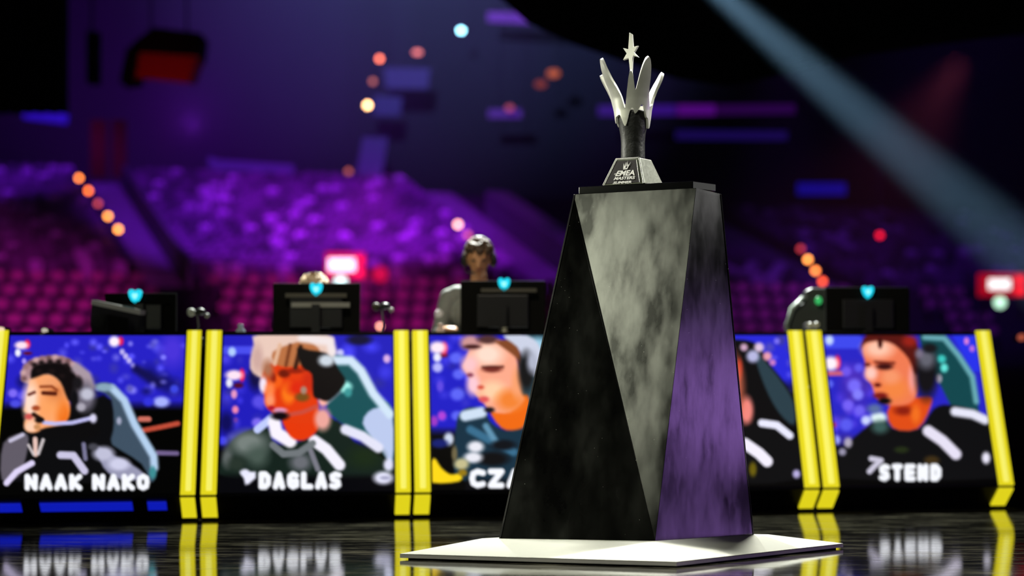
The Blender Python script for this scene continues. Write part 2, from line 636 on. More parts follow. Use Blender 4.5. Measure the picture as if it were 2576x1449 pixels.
G_V = 'violet light bars across the far wall'
bar([(1226, 30), (1330, 32), (1400, 46), (1445, 68), (1380, 62), (1226, 54)], 98, (130, 40, 235), 0.62, 0.1, 'bright violet curved light strip at the top centre', grp=G_V)
bar([(1228, 275), (1312, 275), (1312, 296), (1228, 296)], 98, (110, 40, 215), 0.45, 0.1, 'short violet light bar left of the trophy crown', grp=G_V)
bar([(1505, 266), (1700, 264), (1700, 289), (1505, 291)], 98, (95, 35, 215), 0.35, 0.1, 'violet light bar running behind the trophy crown', grp=G_V)
bar([(1704, 264), (1800, 264), (1800, 288), (1704, 289)], 98, (135, 20, 205), 0.40, 0.1, 'magenta light bar just right of the trophy crown', grp=G_V)
bar([(1804, 264), (2000, 262), (2000, 285), (1804, 288)], 98, (80, 12, 130), 0.32, 0.1, 'dim purple light bar ending the upper row at right', grp=G_V)
bar([(1700, 328), (1980, 330), (1980, 352), (1700, 350)], 98, (50, 25, 150), 0.30, 0.1, 'dim indigo light bar below the purple row', grp=G_V)
bar([(966, 170), (1082, 172), (1076, 222), (970, 222)], 98, (70, 40, 190), 0.35, 0.1, 'upper violet lit panel beside the salmon lamp', name='lit_screen', grp='violet lit panels high in the hall')
bar([(940, 240), (1012, 244), (1006, 290), (940, 290)], 98, (60, 35, 180), 0.34, 0.1, 'lower violet lit panel beside the cream lamp', name='lit_screen', grp='violet lit panels high in the hall')
bar([(912, 345), (976, 345), (958, 455), (894, 455)], 98, (60, 38, 170), 0.34, 0.1, 'leaning violet lit panel above the middle seats', name='lit_screen', grp='violet lit panels high in the hall')
bar([(58, 272), (172, 287), (168, 312), (58, 298)], 88, (10, 15, 235), 0.55, 0.1, 'slanting blue light bar at the far left', grp='blue light bars')
bar([(2006, 460), (2128, 460), (2128, 490), (2006, 490)], 88, (12, 15, 190), 0.45, 0.1, 'blue light bar above the right hand seats', grp='blue light bars')
# lit railing above the middle block
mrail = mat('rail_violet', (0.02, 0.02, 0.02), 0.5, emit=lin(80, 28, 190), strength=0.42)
root = thing('gallery_rail', P(630, 440, 95), 'violet lit gallery rail along the top of the middle seats', 'railing')
MB().slab([P(524, 392, 95), P(548, 402, 95), P(738, 415, 95), P(738, 440, 95), P(548, 428, 95), P(524, 420, 95)], (0, 0.1, 0)).build('rail_panel', mrail, root)
for x in (530, 735):
    MB().slab([P(x - 6, 428, 95.1), P(x + 6, 428, 95.1), P(x + 6, 475, 95.1), P(x - 6, 475, 95.1)], (0, 0.1, 0)).build('post', M_GREY, root)

# dark red hanging box, its hanger, and red lit columns
root = thing('hanging_speaker', P(410, 205, 62), 'black box shaped speaker cluster with a red lit underside hanging at upper left', 'speaker')
q = [P(385, 68, 62), P(505, 82, 62), P(498, 140, 62), P(352, 130, 62), P(330, 110, 62)]
MB().slab(q, (0, 1.6, 0)).build('cabinet', M_MATTE, root)
M_RED = mat('red_lit_underside', (0.5, 0.02, 0.01), 0.7)  # red light on the box's underside put into its base colour
spot(P(415, 420, 57.5), P(415, 170, 62), 150, (1.0, 0.04, 0.01), 26, 0.8, 0.2)
MB().slab([P(352, 132, 61.9), P(498, 142, 61.9), P(474, 210, 61.9), P(340, 196, 61.9)], (0, 1.6, 0.2)).build('red_lit_underside', M_RED, root)
MB().slab([P(318, 120, 62), P(348, 110, 62), P(340, 200, 62), P(300, 205, 62)], (0, 1.4, 0)).build('side_panel', M_MATTE, root)
for x in (380, 470):
    MB().tube([P(x, 80, 62.6), P(x, -60, 62.6)], 0.03, 6).build('cable', M_BLACK, root)
root = thing('line_array', P(230, 210, 55), 'narrow black column of loudspeakers hanging left of the red box', 'speaker')
for k in range(6):
    y0 = 78 + k * 22
    MB().slab([P(215, y0, 55), P(246, y0, 55), P(246, y0 + 19, 55), P(217, y0 + 19, 55)], (0, 0.5, 0)).build('speaker_box', M_MATTE, root)
MB().tube([P(231, 80, 55.2), P(231, -60, 55.2)], 0.03, 6).build('cable', M_BLACK, root)
M_RCOL = mat('red_curtain', (0.35, 0.02, 0.03), 0.8)
spot(P(268, 500, 91), P(268, 390, 96), 1500, (1.0, 0.03, 0.05), 60, 0.9, 0.2)
for k, (x0, x1, lab) in enumerate([(228, 268, 'wider dark red upright banner above the left aisle'), (282, 318, 'narrower dark red upright banner right of its twin')]):
    mb = MB()
    for i in range(4):
        a = x0 + (x1 - x0) * i / 4
        b = x0 + (x1 - x0) * (i + 1) / 4
        mb.tube([P((a + b) / 2, 302, 96), P((a + b) / 2, 447, 96)], 0.5 * (b - a) / FPX * 96 * 1.15, 8)
    tag(mb.build('hanging_banner', M_RCOL, smooth=True), lab, 'banner', 'dark red banners')


# red and white lit signs in the stands
def sign(cx, cy, Y, wpx, hpx, label, wx0, wx1, wy0, wy1):
    root = thing('lit_sign', P(cx, cy + hpx / 2, Y), label, 'sign', 'red and white lit signs')
    x0, x1, y0, y1 = cx - wpx / 2, cx + wpx / 2, cy - hpx / 2, cy + hpx / 2
    MB().slab([P(x0, y0, Y), P(x1, y0, Y), P(x1, y1, Y), P(x0, y1, Y)], (0, 0.3, 0)).build('sign_box', mat('sign_red', (0.3, 0.01, 0.02), 0.5, emit=lin(200, 8, 40), strength=0.75), root)
    MB().slab([P(wx0, wy0, Y - .02), P(wx1, wy0, Y - .02), P(wx1, wy1, Y - .02), P(wx0, wy1, Y - .02)], (0, 0.06, 0)).build('lit_face', mat('sign_white', (0.8, 0.8, 0.8), 0.5, emit=(1, 0.97, 1.0), strength=1.7), root)
    for yy in (0.3, 0.78):
        ym = y0 + hpx * yy
        MB().slab([P(x1 - 26, ym - 9, Y - .02), P(x1 - 4, ym - 9, Y - .02), P(x1 - 4, ym + 9, Y - .02), P(x1 - 26, ym + 9, Y - .02)], (0, 0.05, 0)).build('red_lamp', mat('sign_hot', (0.3, 0.01, 0.02), 0.5, emit=lin(255, 10, 30), strength=1.6), root)
    for xx in (x0 + 12, x1 - 12):
        MB().slab([P(xx - 3, y1, Y + .15), P(xx + 3, y1, Y + .15), P(xx + 3, y1 + 60, Y + .15), P(xx - 3, y1 + 60, Y + .15)], (0, 0.08, 0)).build('post', M_BLACK, root)


sign(868, 668, 64, 100, 66, 'red sign with a glowing white face behind the second monitor from the left', 826, 894, 650, 682)
sign(2523, 716, 64, 116, 56, 'red sign with a glowing white face at the right edge', 2487, 2542, 702, 728)
lamp(857, 709, 63, (190, 225, 225), 3.0, 0.16, 'pale greenish lamp right under the red sign near the middle', 'pale lamps under the red signs', name='round_lamp')
lamp(2515, 761, 63, (170, 215, 190), 2.6, 0.15, 'pale greenish lamp right under the red sign at the right edge', 'pale lamps under the red signs', name='round_lamp')
lamp(956, 690, 66, (230, 10, 60), 0.9, 0.22, 'dim red lamp just right of the middle red sign', name='round_lamp')

# ------------------------------------------------------------------ pictures on the desk screens (flat print on real screens)


class Paint:
    def __init__(s, px, py, ox, oy, sc):
        s.x = (px - ox) * sc
        s.y = (py - oy) * sc
        s.img = np.zeros((len(px), 3))

    def put(s, m, col):
        m = np.clip(m, 0, 1)[:, None]
        s.img = s.img * (1 - m) + np.array(col, float) * m

    def el(s, cx, cy, rx, ry, col, soft=0.35, a=1.0):
        d = np.sqrt(((s.x - cx) / rx) ** 2 + ((s.y - cy) / ry) ** 2)
        s.put(a * (1 + soft - d) / (2 * soft), col)

    def seg(s, pts):
        best = np.full(len(s.x), 1e9)
        for (x0, y0), (x1, y1) in zip(pts[:-1], pts[1:]):
            dx, dy = x1 - x0, y1 - y0
            t = np.clip(((s.x - x0) * dx + (s.y - y0) * dy) / (dx * dx + dy * dy + 1e-9), 0, 1)
            best = np.minimum(best, np.hypot(s.x - x0 - t * dx, s.y - y0 - t * dy))
        return best

    def st(s, pts, wd, col, soft=8, a=1.0):
        s.put(a * ((wd / 2 - s.seg(pts)) / soft + 0.5), col)

    def po(s, pts, col, soft=14, a=1.0, curve=True):
        if curve:
            q = []
            n = len(pts)
            for i in range(n):
                p0, p1, p2, p3 = [np.array(pts[(i + k) % n], float) for k in (-1, 0, 1, 2)]
                for t in (0, 0.34, 0.67):
                    q.append(tuple(0.5 * (2 * p1 + (p2 - p0) * t + (2 * p0 - 5 * p1 + 4 * p2 - p3) * t * t + (3 * p1 - p0 - 3 * p2 + p3) * t ** 3)))
            pts = q
        ins = np.zeros(len(s.x), bool)
        n = len(pts)
        for i in range(n):
            x0, y0 = pts[i]
            x1, y1 = pts[(i + 1) % n]
            if y0 == y1:
                continue
            c = (y0 > s.y) != (y1 > s.y)
            ins ^= c & (s.x < (x1 - x0) * (s.y - y0) / (y1 - y0) + x0)
        d = s.seg(list(pts) + [pts[0]])
        sd = np.where(ins, d, -d)
        s.put(a * (sd / soft + 0.5), col)

    def blobs(s, n, box, col, r0, r1, seed, a=0.7):
        g = np.random.default_rng(seed)
        for _ in range(n):
            x, y = g.uniform(box[0], box[2]), g.uniform(box[1], box[3])
            r = g.uniform(r0, r1)
            c = np.array(col) * g.uniform(0.6, 1.3)
            s.el(x, y, r, r * g.uniform(.7, 1.2), np.clip(c, 0, 255), 0.3, a * g.uniform(.4, 1))

    GL = {'N': [[(0, 1), (0, 0), (1, 1), (1, 0)]], 'A': [[(0, 1), (.5, 0), (1, 1)], [(.2, .68), (.8, .68)]],
          'K': [[(0, 0), (0, 1)], [(1, 0), (.15, .5), (1, 1)]],
          'O': [[(.5, 0), (.9, .14), (1, .5), (.9, .86), (.5, 1), (.1, .86), (0, .5), (.1, .14), (.5, 0)]],
          'D': [[(0, 0), (0, 1), (.55, 1), (1, .75), (1, .25), (.55, 0), (0, 0)]],
          'G': [[(.95, .12), (.5, 0), (.1, .15), (0, .5), (.1, .85), (.5, 1), (1, .88), (1, .55), (.6, .55)]],
          'L': [[(0, 0), (0, 1), (1, 1)]], 'S': [[(1, .08), (.5, 0), (.05, .15), (.15, .42), (.85, .58), (.95, .85), (.5, 1), (0, .92)]],
          'C': [[(1, .1), (.5, 0), (.1, .15), (0, .5), (.1, .85), (.5, 1), (1, .9)]], 'Z': [[(0, 0), (1, 0), (0, 1), (1, 1)]],
          'T': [[(0, 0), (1, 0)], [(.5, 0), (.5, 1)]], 'E': [[(1, 0), (0, 0), (0, 1), (1, 1)], [(0, .5), (.9, .5)]]}

    def text(s, t, x0, x1, y0, y1, col=(246, 248, 255), stroke=0.32, gap=0.10, shear=0.0):
        h = y1 - y0
        wd = stroke * h
        n = len(t) - 0.45 * t.count(' ')
        cw = (x1 - x0) / n
        x = x0
        for ch in t:
            if ch == ' ':
                x += cw * 0.55
                continue
            a, b = x + cw * gap / 2 + wd / 2, x + cw * (1 - gap / 2) - wd / 2
            for g in s.GL[ch]:
                s.st([(a + (b - a) * u + shear * (1 - v) * h, y0 + wd / 2 + (h - wd) * v) for u, v in g], wd, col, 7)
            x += cw


def pic_curly(px, py):
    p = Paint(px, py, 0, 820, 2.303)
    p.put(np.clip((490 - p.y) / 60, 0, 1), (38, 32, 195))
    p.blobs(60, (60, 60, 1060, 440), (80, 75, 225), 14, 34, 3, .6)
    p.blobs(16, (60, 230, 1060, 470), (20, 18, 120), 25, 60, 4, .6)
    p.el(1000, 140, 70, 100, (72, 50, 215), .4, .8)
    p.st([(790, 250), (920, 330)], 50, (18, 15, 80), 30)
    p.blobs(10, (560, 90, 1040, 380), (120, 115, 245), 16, 28, 5, .8)
    p.el(935, 440, 46, 30, (165, 175, 255)); p.el(860, 440, 30, 25, (50, 50, 220)); p.el(1010, 365, 24, 24, (60, 70, 225))
    p.el(75, 390, 26, 24, (125, 105, 245)); p.el(90, 450, 32, 22, (75, 75, 225)); p.el(120, 405, 20, 20, (90, 80, 235))
    p.el(160, 158, 26, 10, (90, 10, 40)); p.el(158, 105, 18, 25, (240, 20, 65)); p.el(125, 112, 38, 22, (255, 225, 240)); p.el(104, 155, 16, 22, (240, 240, 255)); p.el(140, 204, 12, 16, (170, 150, 245))
    p.el(698, 88, 18, 25, (225, 25, 85)); p.el(662, 90, 30, 30, (255, 240, 255))
    for x, y, a in ((708, 150, .8), (728, 175, .9), (748, 200, .8), (768, 226, .4)):
        p.el(x, y, 15, 18, (190, 180, 240), .3, a)
    p.st([(830, 605), (935, 585), (1030, 565)], 28, (190, 75, 55)); p.st([(812, 540), (862, 540)], 30, (205, 110, 95)); p.st([(910, 735), (1025, 738)], 26, (112, 95, 140))
    # chair
    p.po([(545, 350), (620, 328), (690, 370), (760, 500), (850, 650), (905, 740), (905, 860), (870, 905), (820, 800), (650, 690), (600, 640), (645, 560), (640, 420)], (62, 80, 98))
    p.st([(650, 360), (720, 430), (780, 570), (840, 670), (890, 755), (895, 820)], 44, (178, 205, 235), 20)
    p.el(602, 355, 50, 24, (135, 165, 185)); p.el(690, 550, 14, 22, (160, 165, 190)); p.el(885, 850, 20, 36, (60, 140, 145))
    # shoulders and collar
    p.po([(230, 590), (600, 400), (660, 560), (650, 700), (820, 830), (760, 900), (60, 900), (130, 740), (160, 640)], (9, 9, 12))
    p.po([(20, 680), (130, 620), (165, 650), (150, 760), (110, 870), (10, 890)], (96, 90, 102))
    p.po([(560, 700), (640, 740), (760, 800), (850, 880), (700, 890), (600, 820)], (150, 150, 178))
    p.el(600, 740, 60, 40, (190, 190, 215)); p.el(690, 800, 60, 36, (205, 205, 232)); p.el(540, 700, 30, 20, (70, 70, 80))
    p.st([(350, 748), (425, 750), (490, 840)], 42, (200, 195, 225)); p.st([(485, 685), (495, 770)], 24, (120, 118, 150))
    p.st([(38, 910), (95, 845), (185, 795)], 34, (220, 210, 245)); p.st([(60, 665), (132, 630)], 22, (195, 190, 215))
    p.st([(204, 655), (206, 745)], 26, (232, 195, 185)); p.st([(165, 690), (195, 745)], 15, (205, 195, 198)); p.st([(250, 660), (222, 740)], 18, (205, 195, 198))
    # hair, face
    p.po([(120, 300), (135, 235), (180, 195), (250, 176), (330, 170), (400, 188), (445, 225), (505, 270), (528, 320), (520, 360), (440, 390), (165, 335)], (170, 132, 138))
    p.po([(165, 340), (190, 300), (280, 280), (352, 325), (398, 420), (402, 520), (362, 570), (250, 600), (200, 618), (152, 606), (140, 560), (163, 512), (138, 492), (152, 440)], (250, 165, 108))
    p.el(320, 385, 50, 60, (205, 110, 55), .6, .7); p.el(300, 330, 60, 30, (240, 160, 110), .6, .8); p.el(178, 440, 42, 110, (255, 220, 200), .5); p.el(180, 585, 36, 28, (255, 205, 175)); p.el(365, 510, 40, 75, (240, 115, 30), .5); p.el(290, 470, 70, 60, (250, 160, 90), .6, .6)
    p.po([(178, 300), (190, 240), (260, 214), (350, 214), (425, 250), (445, 330), (425, 430), (392, 425), (350, 325), (280, 278), (205, 300)], (14, 9, 11))
    for i_, (hx, hy) in enumerate([(135, 270), (150, 235), (178, 212), (210, 196), (245, 186), (282, 182), (320, 180), (358, 188), (394, 200), (428, 222), (455, 250), (140, 305)]):
        p.el(hx, hy, 17, 14, [(205, 165, 165), (150, 110, 112), (110, 76, 78)][i_ % 3], .5, .8)
    for hx, hy in ((200, 225), (240, 212), (290, 206), (340, 206), (385, 226), (415, 258), (225, 262), (300, 262), (360, 290)):
        p.el(hx, hy, 18, 14, (26, 17, 18), .5, .9)
    p.st([(235, 352), (300, 350), (330, 372)], 16, (150, 70, 35)); p.st([(250, 388), (320, 392)], 24, (85, 28, 14)); p.st([(168, 398), (200, 384)], 18, (110, 50, 40))
    p.el(208, 476, 24, 16, (165, 70, 35)); p.el(168, 525, 24, 18, (205, 85, 80)); p.st([(195, 512), (245, 545)], 26, (50, 26, 16)); p.el(215, 585, 20, 16, (200, 140, 90))
    p.po([(235, 600), (360, 572), (405, 520), (420, 430), (470, 480), (560, 560), (560, 640), (300, 660)], (9, 8, 10))
    # headset
    p.st([(445, 245), (500, 290), (520, 350)], 60, (168, 150, 162), 24)
    p.el(490, 410, 62, 85, (105, 100, 115)); p.el(505, 395, 38, 34, (190, 190, 208)); p.el(432, 430, 22, 70, (14, 13, 17)); p.el(470, 470, 26, 24, (170, 165, 180)); p.el(450, 330, 30, 40, (25, 22, 26))
    p.st([(255, 560), (320, 566), (420, 560), (535, 532)], 22, (190, 188, 240)); p.el(228, 545, 26, 18, (16, 10, 10)); p.el(540, 535, 20, 26, (215, 212, 240))
    p.text('NAAK NAKO', 138, 872, 856, 954)
    return p.img


def pic_fringe(px, py):
    p = Paint(px, py, 500, 820, 2.303)
    p.put(np.clip((730 - p.y) / 80, 0, 1), (32, 28, 185))
    p.blobs(26, (140, 130, 420, 640), (70, 62, 220), 16, 40, 11, .6)
    p.blobs(14, (780, 80, 1110, 460), (58, 55, 215), 25, 55, 12, .6)
    p.st([(150, 140), (310, 140)], 46, (72, 76, 235), 14); p.el(930, 80, 70, 30, (10, 8, 50)); p.el(330, 300, 40, 70, (16, 12, 70), .5); p.el(160, 560, 40, 60, (14, 12, 90), .5)
    p.el(193, 150, 22, 26, (175, 205, 255)); p.el(820, 155, 20, 20, (195, 195, 245)); p.el(1090, 190, 20, 24, (220, 175, 230))
    p.el(230, 345, 28, 16, (80, 10, 40)); p.el(250, 285, 16, 36, (255, 20, 70)); p.el(205, 285, 48, 28, (255, 225, 242)); p.el(177, 330, 18, 26, (235, 235, 255))
    p.el(205, 395, 17, 26, (230, 150, 195)); p.el(212, 485, 18, 22, (240, 135, 175)); p.el(215, 545, 12, 14, (110, 60, 165))
    p.el(350, 440, 40, 36, (88, 76, 228)); p.el(338, 560, 30, 26, (125, 105, 240)); p.el(140, 665, 26, 24, (64, 64, 240))
    # chair
    p.po([(700, 190), (760, 165), (880, 185), (950, 240), (1040, 400), (1122, 490), (1126, 790), (1000, 660), (850, 580), (740, 480), (780, 380)], (22, 80, 86))
    p.po([(950, 565), (1010, 480), (1118, 505), (1120, 790), (1040, 690)], (186, 200, 236))
    p.st([(725, 205), (800, 200), (880, 200), (940, 260), (1010, 390), (1108, 510)], 52, (208, 228, 246), 22)
    p.el(840, 352, 46, 32, (165, 245, 235)); p.el(865, 385, 22, 26, (60, 150, 150)); p.st([(740, 440), (805, 380)], 34, (112, 132, 145))
    # jersey
    p.po([(115, 830), (150, 740), (200, 655), (300, 600), (400, 585), (450, 690), (640, 650), (770, 545), (850, 590), (900, 670), (1060, 760), (1125, 850), (860, 890), (300, 890), (140, 870)], (20, 34, 28))
    p.el(290, 680, 105, 70, (118, 128, 124), .5); p.el(165, 765, 30, 55, (92, 98, 98), .5); p.el(340, 755, 60, 60, (72, 88, 80), .6); p.el(590, 790, 60, 50, (105, 108, 115), .5)
    p.el(220, 800, 50, 40, (40, 52, 44), .5); p.el(960, 760, 90, 60, (26, 42, 22), .6); p.st([(640, 700), (690, 830)], 30, (120, 120, 132)); p.st([(340, 600), (425, 530)], 44, (190, 202, 250))
    p.st([(670, 665), (740, 715), (815, 805)], 66, (242, 238, 252), 14); p.st([(850, 600), (950, 640), (1040, 705)], 58, (226, 226, 246), 16); p.el(1100, 805, 28, 36, (222, 222, 246))
    p.st([(430, 690), (490, 742), (580, 735), (660, 680)], 40, (112, 118, 122)); p.st([(700, 600), (760, 560)], 60, (18, 40, 30))
    # hair behind, face, neck
    p.po([(320, 110), (348, 50), (740, 50), (782, 110), (780, 175), (700, 210), (600, 250), (470, 230), (410, 310), (370, 305), (298, 245)], (232, 200, 186))
    p.st([(438, 560), (450, 620), (530, 668)], 74, (246, 240, 250), 18)
    p.po([(490, 520), (690, 480), (690, 600), (610, 662), (530, 640)], (228, 56, 8))
    p.po([(395, 232), (480, 215), (640, 230), (668, 300), (690, 420), (690, 480), (660, 560), (520, 560), (430, 505), (388, 460), (380, 400), (358, 330)], (226, 58, 10))
    p.el(450, 320, 36, 42, (242, 92, 20)); p.el(520, 390, 40, 60, (248, 118, 22)); p.el(575, 360, 60, 40, (222, 40, 10), .5); p.el(640, 320, 40, 60, (205, 42, 12), .5)
    p.el(495, 275, 34, 24, (110, 22, 4)); p.el(560, 260, 50, 16, (150, 30, 6)); p.el(600, 412, 40, 26, (120, 76, 24)); p.el(608, 372, 18, 22, (165, 135, 118)); p.el(430, 300, 18, 30, (150, 30, 8))
    p.el(374, 340, 22, 48, (242, 228, 246)); p.el(412, 372, 28, 46, (255, 130, 70), .5); p.el(412, 432, 28, 36, (255, 150, 105), .5); p.el(470, 490, 42, 16, (222, 150, 185)); p.el(420, 475, 20, 14, (180, 20, 40))
    p.st([(515, 515), (600, 500), (685, 465)], 24, (202, 76, 58)); p.el(470, 522, 50, 24, (12, 6, 12))
    p.el(720, 430, 26, 36, (255, 180, 165)); p.el(718, 540, 46, 64, (236, 165, 155))
    p.po([(430, 150), (560, 96), (640, 90), (705, 150), (640, 200), (560, 235), (450, 225)], (185, 112, 66)); p.el(340, 190, 32, 80, (206, 168, 160), .5); p.el(400, 250, 30, 50, (170, 110, 80), .6)
    p.st([(470, 110), (440, 220)], 22, (225, 180, 150)); p.st([(530, 110), (505, 230)], 20, (120, 60, 30)); p.st([(590, 120), (560, 240)], 26, (60, 28, 14))
    p.po([(570, 130), (640, 140), (700, 148), (760, 170), (810, 250), (850, 330), (760, 430), (700, 425), (662, 400), (655, 280), (600, 240)], (13, 9, 10))
    p.el(740, 200, 46, 34, (205, 215, 226)); p.st([(600, 70), (760, 90), (775, 150)], 50, (240, 228, 228), 24)
    p.put(np.clip((p.y - 850) / 40, 0, 1), (4, 4, 8))
    p.po([(240, 845), (330, 845), (330, 880), (290, 915), (270, 920), (262, 885)], (236, 236, 255), curve=False); p.el(268, 850, 26, 20, (230, 230, 250))
    p.el(1070, 880, 56, 36, (228, 228, 250)); p.el(1080, 880, 30, 12, (170, 170, 200))
    p.text('DAGLAS', 342, 832, 842, 948)
    return p.img


def pic_blond(px, py):
    p = Paint(px, py, 1040, 820, 2.3025)
    p.put(np.clip((640 - p.y) / 60, 0, 1), (30, 28, 195))
    p.blobs(16, (90, 60, 320, 600), (70, 65, 230), 18, 40, 21, .6)
    p.el(170, 170, 30, 14, (90, 10, 40)); p.el(178, 130, 20, 36, (245, 40, 90)); p.el(140, 125, 46, 34, (255, 232, 245)); p.el(138, 182, 22, 26, (235, 235, 255)); p.el(140, 240, 28, 28, (180, 180, 250))
    p.el(155, 350, 20, 32, (95, 72, 225)); p.el(165, 520, 24, 26, (175, 65, 215)); p.el(120, 550, 22, 30, (155, 55, 195))
    for x, y, r in ((245, 185, 36), (262, 280, 34), (255, 395, 40), (252, 520, 32)):
        p.el(x, y, r, r * .85, (92, 100, 245))
    p.el(205, 655, 28, 36, (205, 215, 235)); p.el(150, 680, 50, 26, (20, 30, 110))
    p.po([(640, 60), (900, 50), (900, 800), (640, 640)], (50, 85, 100)); p.el(720, 120, 60, 50, (150, 200, 225))
    p.po([(265, 510), (330, 470), (410, 490), (450, 560), (540, 610), (640, 590), (800, 700), (900, 900), (300, 900), (240, 740), (245, 600)], (20, 48, 66))
    p.st([(300, 520), (395, 500)], 62, (205, 222, 242), 18); p.st([(330, 600), (420, 650), (580, 730)], 46, (56, 108, 140), 18); p.st([(420, 580), (470, 660)], 36, (95, 145, 175), 18)
    p.el(520, 690, 70, 30, (10, 14, 22)); p.el(460, 770, 90, 40, (10, 10, 14)); p.el(360, 700, 46, 32, (232, 232, 242)); p.el(346, 762, 52, 30, (232, 232, 242)); p.el(278, 800, 42, 32, (196, 188, 140)); p.el(238, 740, 16, 46, (110, 100, 70))
    p.po([(450, 470), (660, 400), (650, 560), (600, 600), (510, 590)], (238, 105, 16))
    p.po([(300, 200), (330, 130), (400, 78), (500, 80), (575, 130), (605, 220), (622, 380), (640, 430), (560, 500), (470, 500), (432, 480), (400, 440), (345, 380), (322, 300), (284, 240)], (250, 168, 138))
    p.el(430, 165, 85, 62, (255, 220, 202), .5); p.el(325, 225, 46, 50, (250, 196, 200), .5); p.el(345, 340, 36, 60, (250, 200, 212), .5); p.el(460, 375, 70, 54, (255, 206, 165), .5); p.el(560, 430, 75, 60, (242, 130, 50), .5); p.el(600, 330, 30, 80, (248, 160, 110), .5)
    p.el(455, 250, 56, 20, (120, 45, 35)); p.st([(400, 238), (520, 236)], 14, (90, 34, 26)); p.el(328, 284, 20, 13, (140, 65, 90)); p.el(390, 355, 20, 13, (214, 86, 66)); p.el(408, 425, 30, 18, (222, 85, 88)); p.el(440, 486, 30, 17, (20, 15, 26))
    p.el(330, 98, 58, 44, (205, 148, 146)); p.el(340, 120, 50, 14, (70, 30, 30)); p.el(430, 78, 60, 26, (80, 46, 46)); p.po([(480, 90), (570, 80), (622, 150), (612, 235), (590, 180), (500, 112)], (130, 70, 38))
    p.po([(520, 55), (660, 55), (740, 140), (710, 300), (640, 200), (600, 120)], (202, 208, 228)); p.el(655, 265, 46, 112, (18, 18, 20)); p.el(690, 210, 30, 60, (175, 180, 200), .5)
    p.put(np.clip((p.y - 870) / 50, 0, 1) * (p.x > 300), (5, 5, 10))
    p.po([(82, 850), (118, 765), (160, 820), (215, 860), (275, 855), (265, 900), (110, 908)], (252, 214, 22)); p.el(285, 850, 26, 20, (150, 120, 20))
    p.text('CZA', 318, 640, 826, 940, stroke=.3)
    return p.img


def pic_hidden(px, py):
    p = Paint(px, py, 1820, 800, 2.2328)
    p.put(np.clip((420 - p.y) / 80, 0, 1), (40, 40, 215))
    p.blobs(10, (250, 110, 420, 420), (90, 85, 235), 16, 30, 31, .7)
    p.po([(60, 120), (190, 150), (260, 260), (340, 360), (400, 470), (400, 620), (300, 580), (120, 620), (-300, 620), (-300, 120)], (10, 9, 11))
    p.po([(170, 190), (240, 250), (335, 370), (395, 480), (395, 600), (310, 530), (230, 380)], (42, 62, 72))
    for x, y, r, c in ((115, 165, 20, (205, 165, 195)), (200, 165, 26, (222, 195, 224)), (165, 215, 34, (182, 182, 224)), (246, 215, 24, (232, 155, 175)), (276, 250, 17, (205, 125, 195)), (300, 130, 16, (120, 110, 240))):
        p.el(x, y, r, r, c)
    p.el(130, 520, 36, 76, (240, 135, 125)); p.el(90, 290, 14, 60, (190, 40, 20)); p.el(30, 400, 80, 200, (220, 110, 80))
    p.po([(-200, 640), (120, 610), (230, 560), (380, 640), (460, 900), (-200, 900)], (11, 11, 13))
    p.st([(215, 590), (300, 602), (372, 660)], 42, (232, 232, 252)); p.st([(120, 705), (200, 760), (245, 805)], 62, (242, 237, 252))
    p.el(165, 850, 20, 40, (105, 92, 12)); p.el(410, 876, 20, 23, (182, 172, 222))
    return p.img


